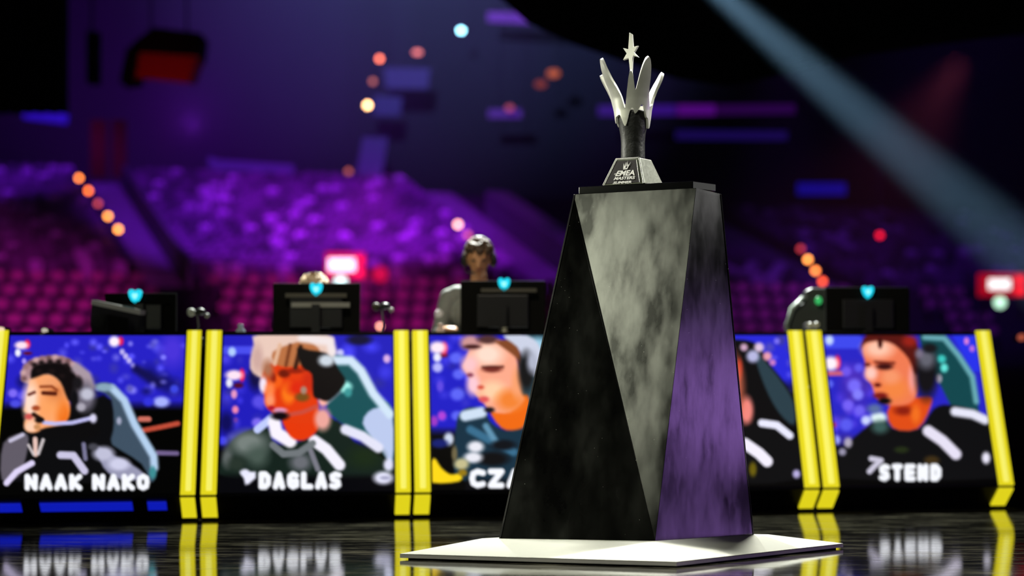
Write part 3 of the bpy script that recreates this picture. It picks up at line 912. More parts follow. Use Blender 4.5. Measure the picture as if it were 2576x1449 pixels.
def pic_profile(px, py):
    p = Paint(px, py, 1820, 800, 2.2328)
    p.put(np.clip((740 - p.y) / 90, 0, 1), (40, 36, 195))
    p.blobs(40, (560, 260, 850, 700), (82, 60, 215), 18, 40, 41, .6)
    p.st([(560, 135), (750, 135)], 74, (62, 72, 235), 14); p.el(740, 380, 80, 110, (72, 42, 175), .5, .8)
    p.el(595, 125, 22, 26, (195, 215, 255)); p.st([(580, 312), (668, 310)], 26, (205, 95, 120)); p.el(640, 250, 18, 38, (245, 25, 65)); p.el(602, 256, 42, 38, (255, 240, 248))
    for x, y, r, c in ((690, 300, 26, (110, 85, 235)), (760, 280, 24, (95, 85, 235)), (735, 380, 38, (118, 105, 248)), (755, 430, 30, (130, 125, 252)), (700, 490, 32, (115, 95, 244)), (765, 520, 30, (110, 95, 240)), (690, 600, 36, (88, 88, 238)), (630, 686, 26, (160, 165, 255)), (800, 575, 25, (200, 210, 255)), (618, 600, 15, (185, 45, 85)), (595, 370, 22, (90, 100, 240))):
        p.el(x, y, r, r, c)
    p.po([(1280, 90), (1460, 90), (1460, 300), (1400, 300)], (40, 50, 232), curve=False); p.el(1365, 130, 13, 20, (225, 130, 215)); p.el(1396, 172, 14, 18, (190, 110, 220))
    p.po([(1100, 100), (1240, 98), (1305, 180), (1400, 320), (1432, 500), (1420, 570), (1300, 520), (1230, 400), (1180, 300)], (18, 70, 76))
    p.st([(1130, 108), (1240, 114), (1320, 210), (1398, 330), (1420, 470)], 30, (104, 168, 178), 16); p.el(1225, 230, 24, 22, (62, 200, 192)); p.el(1240, 280, 20, 24, (100, 228, 218)); p.el(1210, 340, 15, 24, (190, 180, 200))
    p.po([(620, 780), (700, 700), (830, 590), (900, 560), (950, 620), (1100, 620), (1180, 510), (1280, 490), (1480, 560), (1560, 800), (1560, 900), (620, 900)], (12, 12, 14))
    p.el(870, 560, 46, 32, (222, 242, 242)); p.el(880, 612, 46, 36, (58, 90, 86), .5); p.el(1000, 740, 40, 18, (34, 44, 20)); p.el(850, 510, 40, 26, (90, 110, 160), .5)
    p.po([(935, 490), (1150, 440), (1162, 500), (1090, 622), (950, 616)], (222, 76, 20)); p.el(1010, 520, 50, 26, (140, 30, 12), .5); p.el(1080, 540, 26, 50, (240, 110, 30), .5)
    p.po([(780, 180), (810, 118), (900, 102), (1000, 135), (1062, 220), (1086, 330), (1086, 430), (1040, 482), (950, 492), (885, 475), (850, 430), (832, 375), (798, 330), (800, 265)], (238, 122, 82))
    p.el(870, 170, 80, 52, (255, 196, 170), .5); p.el(828, 310, 34, 38, (255, 200, 188), .5); p.el(960, 400, 80, 62, (242, 132, 66), .5); p.el(1062, 340, 22, 74, (246, 155, 146), .5); p.el(940, 330, 50, 40, (245, 150, 105), .5)
    p.el(905, 272, 46, 20, (62, 16, 16)); p.st([(850, 246), (960, 252)], 14, (120, 40, 26)); p.el(808, 262, 18, 12, (110, 40, 40)); p.el(866, 376, 20, 12, (96, 12, 12)); p.el(882, 436, 40, 18, (125, 24, 22)); p.el(905, 466, 36, 19, (10, 5, 6))
    p.po([(770, 170), (800, 96), (880, 92), (1000, 90), (1085, 140), (1105, 260), (1075, 320), (1040, 230), (960, 150), (880, 128), (800, 140)], (86, 20, 15)); p.el(1045, 130, 40, 30, (150, 32, 22), .5); p.el(880, 140, 14, 30, (60, 12, 10))
    p.el(1140, 310, 62, 140, (18, 16, 20)); p.el(1140, 232, 46, 52, (98, 98, 110), .5); p.el(1100, 200, 22, 26, (120, 110, 130), .5); p.el(1160, 170, 40, 26, (24, 22, 26))
    p.st([(1150, 635), (1230, 690), (1305, 765)], 62, (228, 222, 242), 14); p.st([(1300, 525), (1400, 540), (1470, 572)], 50, (228, 228, 246), 16); p.el(1475, 786, 22, 32, (232, 228, 246)); p.el(700, 700, 22, 28, (172, 164, 184)); p.el(668, 752, 20, 20, (150, 145, 170))
    p.el(1170, 800, 42, 26, (62, 46, 20)); p.st([(830, 790), (885, 800), (850, 830), (820, 862)], 30, (202, 198, 218))
    p.text('STEND', 868, 1228, 818, 918)
    return p.img


# ------------------------------------------------------------------ the row of player desks
TOP_A, TOP_B = 15.23, 0.40
D_BEND = Vector((0.04, -0.55, 0))
D_FOOT = Vector((-0.02, 0.27, 0))
ZB = 0.148
EDGES = [(-18, 508), (518, 1028), (1035, 1537), (1541, 2018), (2025, 2490)]
M_LED = mat('led_yellow', (0.3, 0.28, 0.02), 0.4, emit=lin(232, 218, 30), strength=0.92)
M_LEDC = mat('led_core', (0.3, 0.28, 0.02), 0.4, emit=lin(250, 244, 110), strength=0.95)
M_PANEL = mat('gloss_black', (0.008, 0.008, 0.009), 0.25)
M_BLUE = mat('glow_blue', (0.02, 0.02, 0.1), 0.4, emit=lin(15, 30, 200), strength=0.8)


def desk_point(px, py=835):
    r = ray(px, py)
    k = r.x / r.y
    Y = TOP_A / (1 - TOP_B * k)
    return P(px, py, Y)


def screen_mat():
    m = bpy.data.materials.new('screen_picture')
    m.use_nodes = True
    nt = m.node_tree
    b = nt.nodes['Principled BSDF']
    at = nt.nodes.new('ShaderNodeVertexColor')
    at.layer_name = 'picture'
    b.inputs['Base Color'].default_value = (0.01, 0.01, 0.01, 1)
    b.inputs['Roughness'].default_value = 0.35
    nt.links.new(at.outputs['Color'], b.inputs['Emission Color'])
    b.inputs['Emission Strength'].default_value = 1.05
    return m


M_SCREEN = screen_mat()
DESKS = [
    ('leftmost player desk whose screen shows a curly haired man in profile', pic_curly),
    ('player desk with an orange faced, light fringed man on its screen', pic_fringe),
    ('player desk just left of the pedestal, its screen showing a fair headset wearer', pic_blond),
    ('player desk mostly hidden behind the pedestal, only a dark sleeve on its screen', pic_hidden),
    ('rightmost player desk whose screen shows a dark haired man in profile', pic_profile),
]
desk_c = []
for (xa, xb), (lab, pic) in zip(EDGES, DESKS):
    TL, TR = desk_point(xa), desk_point(xb)
    BL, BR = TL + D_BEND, TR + D_BEND
    BL.z = BR.z = ZB
    FL, FR = BL + D_FOOT, BR + D_FOOT
    FL.z = FR.z = 0.0
    # the splay seen in the photograph: lower corners follow the pixel columns of the strips
    cen = (FL + FR) / 2
    root = thing('player_desk', Vector((cen.x, cen.y, 0)), lab, 'desk', 'row of player desks with screen fronts')
    nrm = (BR - TR).cross(TL - TR).normalized()
    if nrm.y > 0:
        nrm = -nrm
    nk = (FR - BR).cross(BL - BR).normalized()
    if nk.y > 0:
        nk = -nk

    def fp(a, b, o=0.0):
        return TL.lerp(TR, a).lerp(BL.lerp(BR, a), b) + nrm * o

    def kp(a, b, o=0.0):
        return BL.lerp(BR, a).lerp(FL.lerp(FR, a), b) + nk * o
    MB().slab([fp(0, 0), fp(1, 0), fp(1, 1), fp(0, 1)], -nrm * 0.03).build('front_panel', M_PANEL, root)
    MB().slab([kp(0, 0), kp(1, 0), kp(1, 1), kp(0, 1)], -nk * 0.03).build('kick_panel', M_PANEL, root)
    wpx = xb - xa
    sw = 36.0 / wpx
    for a0 in (0.004, 1 - sw - 0.004):
        strip = MB().slab([fp(a0, -0.004, .012), fp(a0 + sw, -0.004, .012), fp(a0 + sw, 0.99, .012), fp(a0, 0.99, .012)], -nrm * 0.012).build('light_strip', M_LED, root)
        MB().slab([fp(a0 + sw * .33, 0.0, .018), fp(a0 + sw * .67, 0.0, .018), fp(a0 + sw * .67, 0.97, .018), fp(a0 + sw * .33, 0.97, .018)], -nrm * 0.006).build('bright_core', M_LEDC, strip)
        MB().slab([kp(a0, 0.03, .012), kp(a0 + sw, 0.03, .012), kp(a0 + sw, 0.80, .012), kp(a0, 0.80, .012)], -nk * 0.012).build('kick_light_strip', M_LED, root)
    # screen: a flat panel carrying the picture
    gx, gy = 168, 150
    a0, a1, b0, b1 = sw + 0.014, 1 - sw - 0.014, 0.028, 0.985
    MB().slab([fp(a0, b0, .008), fp(a1, b0, .008), fp(a1, b1, .008), fp(a0, b1, .008)], -nrm * 0.008).build('screen_frame', M_BLACK, root)
    vs_ = []
    for j in range(gy + 1):
        for i in range(gx + 1):
            vs_.append(fp(a0 + (a1 - a0) * i / gx, b0 + (b1 - b0) * j / gy, .0105))
    fs = [(j * (gx + 1) + i, (j + 1) * (gx + 1) + i, (j + 1) * (gx + 1) + i + 1, j * (gx + 1) + i + 1) for j in range(gy) for i in range(gx)]
    pr = np.array([project(q) for q in vs_])
    img = srgb(np.clip(pic(pr[:, 0], pr[:, 1]), 0, 255))
    off = root.location
    me = bpy.data.meshes.new('screen')
    me.from_pydata([tuple(q - off) for q in vs_], [], fs)
    ca = me.color_attributes.new('picture', 'FLOAT_COLOR', 'POINT')
    ca.data.foreach_set('color', np.hstack([img, np.ones((len(img), 1))]).astype(np.float32).ravel())
    me.materials.append(M_SCREEN)
    so = bpy.data.objects.new('screen', me)
    C.objects.link(so)
    so.parent = root
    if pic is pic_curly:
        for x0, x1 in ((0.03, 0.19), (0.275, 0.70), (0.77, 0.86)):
            MB().slab([kp(x0, 0.18, .01), kp(x1, 0.18, .01), kp(x1, 0.48, .01), kp(x0, 0.48, .01)], -nk * 0.01).build('blue_glow_band', M_BLUE, root)  # blue bands on the kick panel, given a glow of their own
    # desk top and sides
    back = Vector((-0.18, 0.52, 0))
    zt = min(TL.z, TR.z) - 0.03
    tl, tr = TL.copy(), TR.copy()
    tl.z = tr.z = zt
    tl.y += 0.03
    tr.y += 0.03
    MB().slab([tl, tr, tr + back, tl + back], (0, 0, -0.03)).build('desk_top', M_BLACK, root)
    for q in (tl, tr):
        e = (tr - tl).normalized() * (0.03 if q is tl else -0.03)
        b2 = back * 0.96
        q0 = Vector((q.x, q.y, 0.4)) + back * 0.1
        q1 = Vector((q.x, q.y, 0.4)) + b2
        MB().slab([q0, q1, q1 + Vector((0, 0, zt - .43)), q0 + Vector((0, 0, zt - .43))], e).build('side_panel', M_BLACK, root)
    desk_c.append((tl, tr, zt))

# platform the players sit on
e0, e1 = desk_c[0][0], desk_c[-1][1]
a = Vector((e0.x - 0.3, e0.y + 0.06, 0))
b = Vector((e1.x + 0.3, e1.y + 0.06 + .24, 0))
bk = Vector((-0.9, 2.6, 0))
tag(MB().slab([a, b, b + bk, a + bk], (0, 0, 0.4)).build('stage_riser', M_MATTE), 'low black riser behind the row of player desks', 'platform')

# ------------------------------------------------------------------ monitors seen from behind
M_SHELL = mat('monitor_shell', (0.007, 0.007, 0.006), 0.9, spec=0.06)
M_VENT = mat('vent_strip', (0.30, 0.30, 0.26), 0.5)
M_CYAN = mat('logo_cyan', (0.01, 0.1, 0.12), 0.4, emit=lin(20, 205, 230), strength=1.15)
M_CYANC = mat('logo_core', (0.01, 0.1, 0.12), 0.4, emit=lin(150, 240, 255), strength=1.2)
M_SCRN = mat('lcd_glow', (0.02, 0.02, 0.02), 0.3)


def monitor(x0, x1, y0, logo, Y, label, zt, vents):
    bl, br = P(x0, 838, Y), P(x1, 838, Y)
    tl_, tr_ = P(x0, y0, Y), P(x1, y0, Y)
    cx = (bl.x + br.x) / 2
    zb = zt + 0.05
    root = thing('monitor', Vector((cx, Y, zt)), label, 'monitor', 'monitors on the player desks')
    wd, zt2 = br.x - bl.x, tl_.z
    hh = zt2 - zb
    MB().box((cx, Y + 0.03, zb + hh / 2), (wd, 0.025, hh)).build('screen_case', M_SHELL, root, bevel=0.006)
    MB().box((cx, Y + 0.0435, zb + hh / 2), (wd - 0.02, 0.003, hh - 0.02)).build('display', M_SCRN, root)
    c = Vector((cx, Y + 0.018, zb + hh * 0.45))
    MB().slab([(cx - wd * .30, Y + .018, zb + hh * .08), (cx + wd * .30, Y + .018, zb + hh * .08), (cx + wd * .30, Y + .018, zb + hh * .72), (cx - wd * .30, Y + .018, zb + hh * .72)], (0, -0.03, 0)).build('rear_cover', M_BLACK, root, bevel=0.006)
    MB().box((cx, Y - 0.035, zt + 0.11), (0.05, 0.03, 0.22)).build('stand_column', M_BLACK, root)
    MB().box((cx, Y - 0.01, zt + 0.006), (0.26, 0.18, 0.012)).build('stand_foot', M_BLACK, root, bevel=0.004)
    for (fx0, fx1, vy, th, m) in vents:
        q0, q1 = P(fx0, vy, Y - 0.016), P(fx1, vy, Y - 0.016)
        MB().box(((q0.x + q1.x) / 2, Y - 0.014, q0.z), (q1.x - q0.x, 0.012, th)).build('vent_strip', m, root)
    lx, ly = logo
    q = P(lx, ly, Y - 0.02)
    hs = [(0, .030), (.016, .042), (.032, .040), (.040, .024), (.036, .000), (.022, -.026), (0, -.044), (-.022, -.026), (-.036, .000), (-.040, .024), (-.032, .040), (-.016, .042)]
    lo = MB().slab([q + Vector((u, 0, v)) for u, v in hs], (0, 0.05, 0)).build('logo', M_CYAN, root)
    MB().slab([q + Vector((u * .42, -.002, v * .42)) for u, v in hs], (0, 0.006, 0)).build('logo_core', M_CYANC, lo)
    return root


def deskY(px):
    return desk_point(px).y


def zt_of(i):
    return desk_c[i][2]


monitor(262, 442, 737, (339, 745), deskY(340) + .28, 'monitor on the leftmost desk, partly behind a tilted small screen', zt_of(0), [(300, 420, 762, .02, M_SHELL)])
monitor(685, 905, 712, (795, 728), deskY(795) + .28, 'monitor in front of the blond head, two pale vent strips on its back', zt_of(1), [(718, 872, 743, .026, mat('vent_dim', (0.09, 0.083, 0.06), 0.5)), (733, 880, 767, .030, M_VENT)])
monitor(1158, 1372, 706, (1268, 715), deskY(1268) + .28, 'monitor in front of the player with white headset', zt_of(2), [(1210, 1350, 730, .024, mat('vent_dim', (0.09, 0.083, 0.06), 0.5))])
monitor(2078, 2290, 722, (2184, 735), deskY(2184) + .28, 'monitor on the rightmost desk, nearly black', zt_of(4), [])

# small tilted screen on the leftmost desk
Yl = deskY(290) + .12
root = thing('tilted_screen', P(292, 838, Yl + .1), 'small dark tilted screen with a pale grey top edge on the leftmost desk', 'screen')
q = [P(229, 762, Yl), P(352, 788, Yl + .12), P(352, 836, Yl + .12), P(229, 836, Yl)]
MB().slab(q, (0.02, 0.05, 0)).build('case', M_BLACK, root)
MB().slab([P(231, 754, Yl), P(355, 780, Yl + .12), P(353, 792, Yl + .12), P(230, 766, Yl)], (0.02, 0.06, 0)).build('top_edge', mat('pale_edge', (0.65, 0.65, 0.58), 0.5), root)
MB().slab([P(272, 792, Yl - .012), P(322, 800, Yl + .03), P(322, 836, Yl + .03), P(272, 836, Yl - .012)], (0, 0.012, 0)).build('stand', M_SHELL, root)


# small things on the desk tops
def gooseneck(px, py, i, label, cup):
    Y = deskY(px) + .12
    top = P(px, py, Y)
    zt = zt_of(i)
    root = thing('desk_microphone', Vector((top.x + .02, Y, zt)), label, 'microphone')
    MB().lathe([(.045, 0), (.045, .012), (.02, .02)], (top.x + .02, Y, zt), 16).build('base', M_BLACK, root)
    MB().tube([(top.x + .02, Y, zt + .01), (top.x + .035, Y, zt + (top.z - zt) * .5), (top.x + .025, Y, top.z)], .006, 8).build('stem', M_GREY, root)
    MB().ball(top + Vector((-.01, 0, 0)), (.026, .026, .026)).build('foam_head', cup, root, smooth=True)
    MB().ball(top + Vector((.045, .0, .005)), (.032, .03, .022)).build('shock_mount', M_BLACK, root, smooth=True)
    MB().ball(top + Vector((.085, 0, -.02)), (.016, .016, .016)).build('knob', mat('pale_knob', (0.35, 0.35, 0.34), 0.5), root, smooth=True)


M_FOAM = mat('pale_foam', (0.75, 0.78, 0.70), 0.6)
gooseneck(485, 786, 0, 'microphone with a white foam head above the yellow strips left of centre', M_FOAM)
gooseneck(950, 772, 1, 'dim microphone standing right of the two strip vented monitor', mat('olive_foam', (0.05, 0.045, 0.02), 0.6))


def bottle(px, py, i, label, col):
    Y = deskY(px) + .06
    t = P(px, py, Y)
    zt = zt_of(i)
    root = thing('water_bottle', Vector((t.x, Y, zt)), label, 'bottle', 'small pale items standing on the desks')
    h = max(.06, t.z + .02 - zt)
    MB().lathe([(.026, 0), (.028, .01), (.028, h * .55), (.014, h * .75), (.014, h * .85)], (t.x, Y, zt), 16).build('body', mat('bottle_%d' % px, col, 0.2), root, smooth=True)
    MB().lathe([(.016, h * .85), (.017, h * .9), (.017, h), (.004, h * 1.02)], (t.x, Y, zt), 16).build('cap', mat('bottle_%d' % px, col, 0.2), root, smooth=True)


bottle(605, 824, 1, 'pale blue capped bottle beside the fringed man screen', (0.6, 0.75, 0.85))
bottle(1108, 822, 2, 'pale peach bottle near the elbow of the headset player', (0.85, 0.65, 0.55))
bottle(1270, 832, 2, 'olive bottle in front of the headset player monitor', (0.35, 0.35, 0.25))
lamp(115, 832, deskY(115) + .05, (190, 180, 165), 1.0, .014, 'tiny round white lamp on the leftmost desk', name='indicator_lamp')
lamp(6, 829, deskY(6) + .05, (230, 200, 170), 1.2, .014, 'tiny lamp at the left end of the leftmost desk', name='indicator_lamp')
lamp(956, 821, 40, (255, 170, 145), 6, .035, 'peach floor lamp peeping over the desks between second and third screens', name='floor_lamp')
lamp(2036, 818, deskY(2036) + .05, (130, 125, 95), .6, .02, 'left one of two dull round lamps above the right yellow strips', 'two dull round lamps', name='indicator_lamp')
lamp(2052, 817, deskY(2052) + .05, (130, 125, 95), .6, .02, 'right one of two dull round lamps above the right yellow strips', 'two dull round lamps', name='indicator_lamp')
lamp(2568, 849, 20, (170, 80, 60), .9, .03, 'small reddish lamp at the right edge beyond the desks', name='indicator_lamp')

# ------------------------------------------------------------------ gaming chairs and players
M_CHAIR = mat('chair_leather', (0.05, 0.06, 0.05), 0.4)
M_CHAIRG = mat('chair_trim', (0.22, 0.27, 0.22), 0.5)


def chair(px, Y, zs, label, glow=False, hb=0.78):
    c = P(px, 835, Y)
    root = thing('gaming_chair', Vector((c.x, Y, 0.4)), label, 'chair', 'gaming chairs behind the desks')
    x = c.x
    for k in range(5):
        an = 2 * PI * k / 5 + .3
        d = Vector((math.cos(an), math.sin(an), 0))
        MB().tube([Vector((x, Y, .47)) + d * .04, Vector((x, Y, .45)) + d * .32], [.026, .018], 8).build('leg', M_BLACK, root)
        MB().ball(Vector((x, Y, .43)) + d * .32, .03, 10, 6).build('caster', M_BLACK, root, smooth=True)
    MB().tube([(x, Y, .46), (x, Y, zs - .06)], .028, 10).build('column', M_GREY, root)
    MB().box((x, Y, zs - .03), (.50, .48, .11)).build('seat', M_CHAIR, root, bevel=.035)
    yb = Y + .24
    prof = [(-.23, zs), (-.25, zs + .3), (-.29, zs + hb * .62), (-.25, zs + hb * .78), (-.16, zs + hb * .86), (-.15, zs + hb * .97), (-.10, zs + hb), (.10, zs + hb), (.15, zs + hb * .97), (.16, zs + hb * .86), (.25, zs + hb * .78), (.29, zs + hb * .62), (.25, zs + .3), (.23, zs)]
    MB().slab([(x + u, yb + .10 * (v - zs), v) for u, v in prof], (0, .09, 0)).build('backrest', M_CHAIR, root, bevel=.02)
    for sgn in (-1, 1):
        MB().tube([(x + sgn * .25, yb - .01 + .03, zs + .3), (x + sgn * .285, yb - .01 + .048, zs + hb * .62), (x + sgn * .245, yb + .05, zs + hb * .79), (x + sgn * .16, yb + .055, zs + hb * .9)], .022, 8).build('trim', M_CHAIRG, root, smooth=True)
        MB().box((x + sgn * .30, Y + .02, zs + .20), (.07, .27, .035)).build('armrest', M_BLACK, root, bevel=.01)
        MB().box((x + sgn * .28, Y + .05, zs + .07), (.03, .05, .25)).build('armrest_post', M_BLACK, root)
    if glow:
        MB().lathe([(.03, 0), (.03, .012)], (0, 0, 0), 12)
        q = P(2059, 756, yb + .02)
        MB().ball(q, (.026, .012, .03), 12, 8).build('green_badge', mat('badge_green', (.01, .1, .04), .4, emit=lin(50, 170, 90), strength=1.1), root, smooth=True)


def fused(parts, origin, voxel=0.011):
    """capsules and ellipsoids fused into one continuous body mesh; returns mesh and a tag per face"""
    m = MB()
    for pt in parts:
        if pt[0] == 'cap':
            _, a, b_, ra, rb, tg = pt
            a, b_ = Vector(a), Vector(b_)
            m.tube([a, a.lerp(b_, .5), b_], [ra, (ra + rb) / 2, rb], 14)
            m.ball(a, ra, 14, 8)
            m.ball(b_, rb, 14, 8)
        else:
            _, c, r, tg = pt
            m.ball(c, r, 18, 12)
    me = bpy.data.meshes.new('body_raw')
    me.from_pydata([tuple(v - origin) for v in m.v], [], m.f)
    bm = bmesh.new()
    bm.from_mesh(me)
    bmesh.ops.recalc_face_normals(bm, faces=bm.faces)
    bm.to_mesh(me)
    bm.free()
    tmp = bpy.data.objects.new('body_raw', me)
    C.objects.link(tmp)
    r = tmp.modifiers.new('remesh', 'REMESH')
    r.mode = 'VOXEL'
    r.voxel_size = voxel
    s_ = tmp.modifiers.new('smooth', 'SMOOTH')
    s_.factor = 0.5
    s_.iterations = 4
    dg = bpy.context.evaluated_depsgraph_get()
    out = bpy.data.meshes.new_from_object(tmp.evaluated_get(dg))
    bpy.data.objects.remove(tmp)
    out.name = 'body'
    n = len(out.polygons)
    cen = np.empty(n * 3, np.float32)
    out.polygons.foreach_get('center', cen)
    cen = cen.reshape(-1, 3) + np.array(origin)
    best = np.full(n, 1e9)
    tags = np.zeros(n, int)
    for pt in parts:
        if pt[0] == 'cap':
            _, a, b_, ra, rb, tg = pt
            a, b_ = np.array(a), np.array(b_)
            t = np.clip(((cen - a) @ (b_ - a)) / max(1e-9, (b_ - a) @ (b_ - a)), 0, 1)
            d = np.linalg.norm(cen - a - t[:, None] * (b_ - a), axis=1) - (ra + (rb - ra) * t)
        else:
            _, c, rr, tg = pt
            rr = np.array(rr if hasattr(rr, '__len__') else (rr,) * 3)
            q = (cen - np.array(c)) / rr
            d = (np.linalg.norm(q, axis=1) - 1) * rr.min()
        k = d < best
        best = np.where(k, d, best)
        tags = np.where(k, tg, tags)
    out.polygons.foreach_set('material_index', tags.astype(np.int32))
    out.polygons.foreach_set('use_smooth', [True] * n)
    return out


M_SKIN = mat('skin', (0.60, 0.30, 0.14), 0.5, noise=0.1)
M_HAIRB = mat('hair_blond', (0.62, 0.48, 0.30), 0.6, noise=0.4, scale=60)
M_HAIRW = mat('hair_brown', (0.10, 0.06, 0.035), 0.6, noise=0.4, scale=60)
M_TROUS = mat('trousers', (0.02, 0.02, 0.022), 0.8)


def player(px, Y, zs, lean, jersey, hair, headset, label, tilt=0.0):
    c = P(px, 835, Y)
    x0 = c.x
    org = Vector((x0, Y, zs))

    def tr_(p):
        """torso frame: lean forward (-Y) about the hips"""
        x, y, z = p
        cz, sz = math.cos(lean), math.sin(lean)
        return Vector((x0 + x, Y + y * cz - (z - .1) * sz, zs + .1 + y * sz + (z - .1) * cz))

    def hd(p):
        """head frame: bowed on the neck"""
        x, y, z = p
        b_ = tilt
        z -= .64
        y2 = y * math.cos(b_) - z * math.sin(b_)
        z2 = y * math.sin(b_) + z * math.cos(b_)
        return tr_((x, y2, z2 + .64))
    L = []
    J, S, T = 0, 1, 2
    L.append(('cap', tr_((-.07, .02, .10)), tr_((.07, .02, .10)), .12, .12, T))
    L.append(('cap', tr_((0, .02, .14)), tr_((0, .01, .32)), .135, .135, J))
    L.append(('cap', tr_((-.07, .0, .40)), tr_((.07, .0, .40)), .13, .13, J))
    L.append(('cap', tr_((-.15, .02, .53)), tr_((.15, .02, .53)), .075, .075, J))
    L.append(('cap', tr_((0, .01, .52)), tr_((0, -.005, .66)), .062, .055, S))
    # head with jaw, nose, brow and ears
    L.append(('ell', hd((0, .0, .80)), (.078, .098, .105), S))
    L.append(('ell', hd((0, -.035, .735)), (.056, .065, .060), S))
    L.append(('ell', hd((0, -.065, .695)), (.028, .028, .022), S))
    L.append(('cap', hd((0, -.095, .80)), hd((0, -.118, .755)), .011, .017, S))
    L.append(('cap', hd((-.035, -.083, .812)), hd((.035, -.083, .812)), .014, .014, S))
    for sg_ in (-1, 1):
        L.append(('ell', hd((sg_ * .082, .01, .775)), (.012, .022, .032), S))
        sh = tr_((sg_ * .20, .01, .52))
        el = tr_((sg_ * .27, -.10, .28))
        wr = Vector((x0 + sg_ * .20, min(el.y - .20, Y - .42), max(zs + .29, 1.165)))
        L.append(('cap', sh, el, .064, .046, J))
        L.append(('cap', el, el.lerp(wr, .35), .046, .042, J))
        L.append(('cap', el.lerp(wr, .3), wr, .040, .028, S))
        f = (wr - el)
        f.z = 0
        f.normalize()
        sd = Vector((f.y, -f.x, 0))
        pal = wr + f * .055
        L.append(('cap', wr, pal + f * .025, .026, .024, S))
        for k, (off, ln) in enumerate([(-.033, .068), (-.011, .080), (.011, .075), (.033, .058)]):
            k0 = pal + sd * off + f * .03
            k1 = k0 + f * ln * .5 + Vector((0, 0, .010))
            k2 = k1 + f * ln * .5 + Vector((0, 0, -.022))
            L.append(('cap', k0, k1, .0115, .0105, S))
            L.append(('cap', k1, k2, .0105, .009, S))
        th = wr + f * .02 + sd * (.028 * -sg_)
        L.append(('cap', th, th + f * .035 + sd * (.03 * -sg_), .013, .011, S))
        hip = Vector((x0 + sg_ * .09, Y, zs + .09))
        kn = Vector((x0 + sg_ * .15, Y - .42, zs + .08))
        an = Vector((x0 + sg_ * .15, Y - .36, .49))
        L.append(('cap', hip, kn, .088, .060, T))
        L.append(('cap', kn, an, .058, .042, T))
        L.append(('cap', an + Vector((0, .03, -.045)), an + Vector((0, -.16, -.055)), .040, .034, T))
    root = thing('person', org, label, 'person')
    me = fused(L, org)
    for m_ in (jersey, M_SKIN, M_TROUS):
        me.materials.append(m_)
    bo = bpy.data.objects.new('body', me)
    C.objects.link(bo)
    bo.parent = root
    # face details
    for sg_ in (-1, 1):
        MB().ball(hd((sg_ * .032, -.088, .792)), (.013, .009, .009), 10, 6).build('eye', mat('eye', (.05, .04, .03), .2), root, smooth=True)
    MB().tube([hd((-.024, -.096, .728)), hd((0, -.103, .727)), hd((.024, -.096, .728))], [.004, .007, .004], 8).build('mouth', mat('lips', (.35, .12, .09), .5), root, smooth=True)
    # hair: cap of overlapping locks
    m = MB()
    g = np.random.default_rng(int(px))
    m.ball(hd((0, .022, .835)), (.086, .100, .088), 20, 12)
    for _ in range(90):
        th = g.uniform(0, 2 * PI)
        ph = g.uniform(0.1, 1.25)
        d = Vector((math.sin(ph) * math.cos(th), math.sin(ph) * math.sin(th), math.cos(ph)))
        if d.y < -.75 and d.z < .35:
            continue
        b0 = Vector((d.x * .082, .02 + d.y * .094, .832 + d.z * .084))
        b1 = b0 + Vector((d.x * .012, d.y * .012 - .012, d.z * .014 - .012))
        b2 = b0 + Vector((d.x * .012 + g.uniform(-.01, .01), d.y * .012 - .028, d.z * .004 - .034))
        m.tube([hd(b0), hd(b1), hd(b2)], [.018, .015, .004], 6)
    m.build('hair', hair, root, smooth=True)
    # jersey collar
    MB().tube([tr_((.075 * math.cos(t), .005 + .068 * math.sin(t), .585)) for t in np.linspace(0, 2 * PI, 17)], .012, 8).build('collar', mat('collar_white', (.7, .7, .72), .6), root, smooth=True)
    if headset:
        M_HS = mat('headset_white', (.72, .72, .70), .4)
        hs = MB().tube([hd((.096 * math.cos(t), .012, .79 + .136 * math.sin(t))) for t in np.linspace(0, PI, 15)], .013, 8).build('headset', M_HS, root, smooth=True)
        for sg_ in (-1, 1):
            MB().ball(hd((sg_ * .098, .008, .772)), (.024, .036, .046), 14, 10).build('ear_cup', M_BLACK, hs, smooth=True)
        MB().tube([hd((-.10, -.01, .745)), hd((-.085, -.09, .715)), hd((-.03, -.125, .715))], .005, 6).build('boom', M_BLACK, hs, smooth=True)
        # white sleeve mark
    sl = tr_((-.255, -.055, .40))
    MB().ball(sl, (.04, .05, .05), 12, 8).build('sleeve_patch', mat('collar_white', (.7, .7, .72), .6), root, smooth=True)
    return root


M_JER = mat('jersey_grey', (0.20, 0.22, 0.20), 0.7, noise=.3)
chair(800, deskY(800) + .95, .66, 'gaming chair behind the blond player', hb=.62)
chair(1205, deskY(1205) + 1.08, .86, 'gaming chair behind the headset player', hb=.62)
chair(2092, deskY(2092) + .98, .80, 'empty gaming chair with a green badge beside the rightmost monitor', True, hb=.74)
player(800, deskY(800) + .90, .685, .42, M_JER, M_HAIRB, False, 'person with blond hair bending down behind the two strip vented monitor', .35)
player(1205, deskY(1205) + 1.0, .885, .06, M_JER, M_HAIRW, True, 'person in a grey jersey and white headset behind the central monitor', .22)

# ------------------------------------------------------------------ display plinth, pedestal
M_WHITE = mat('white_laminate', (0.78, 0.79, 0.68), 0.5, noise=0.03, scale=20)
Z_F = 0.008
KS = 1.046
Z_P = 0.076


def at_z(px, py, z):
    r = ray(px, py)
    t = (z - EYE) / r.z
    return Vector((r.x * t, r.y * t, z))


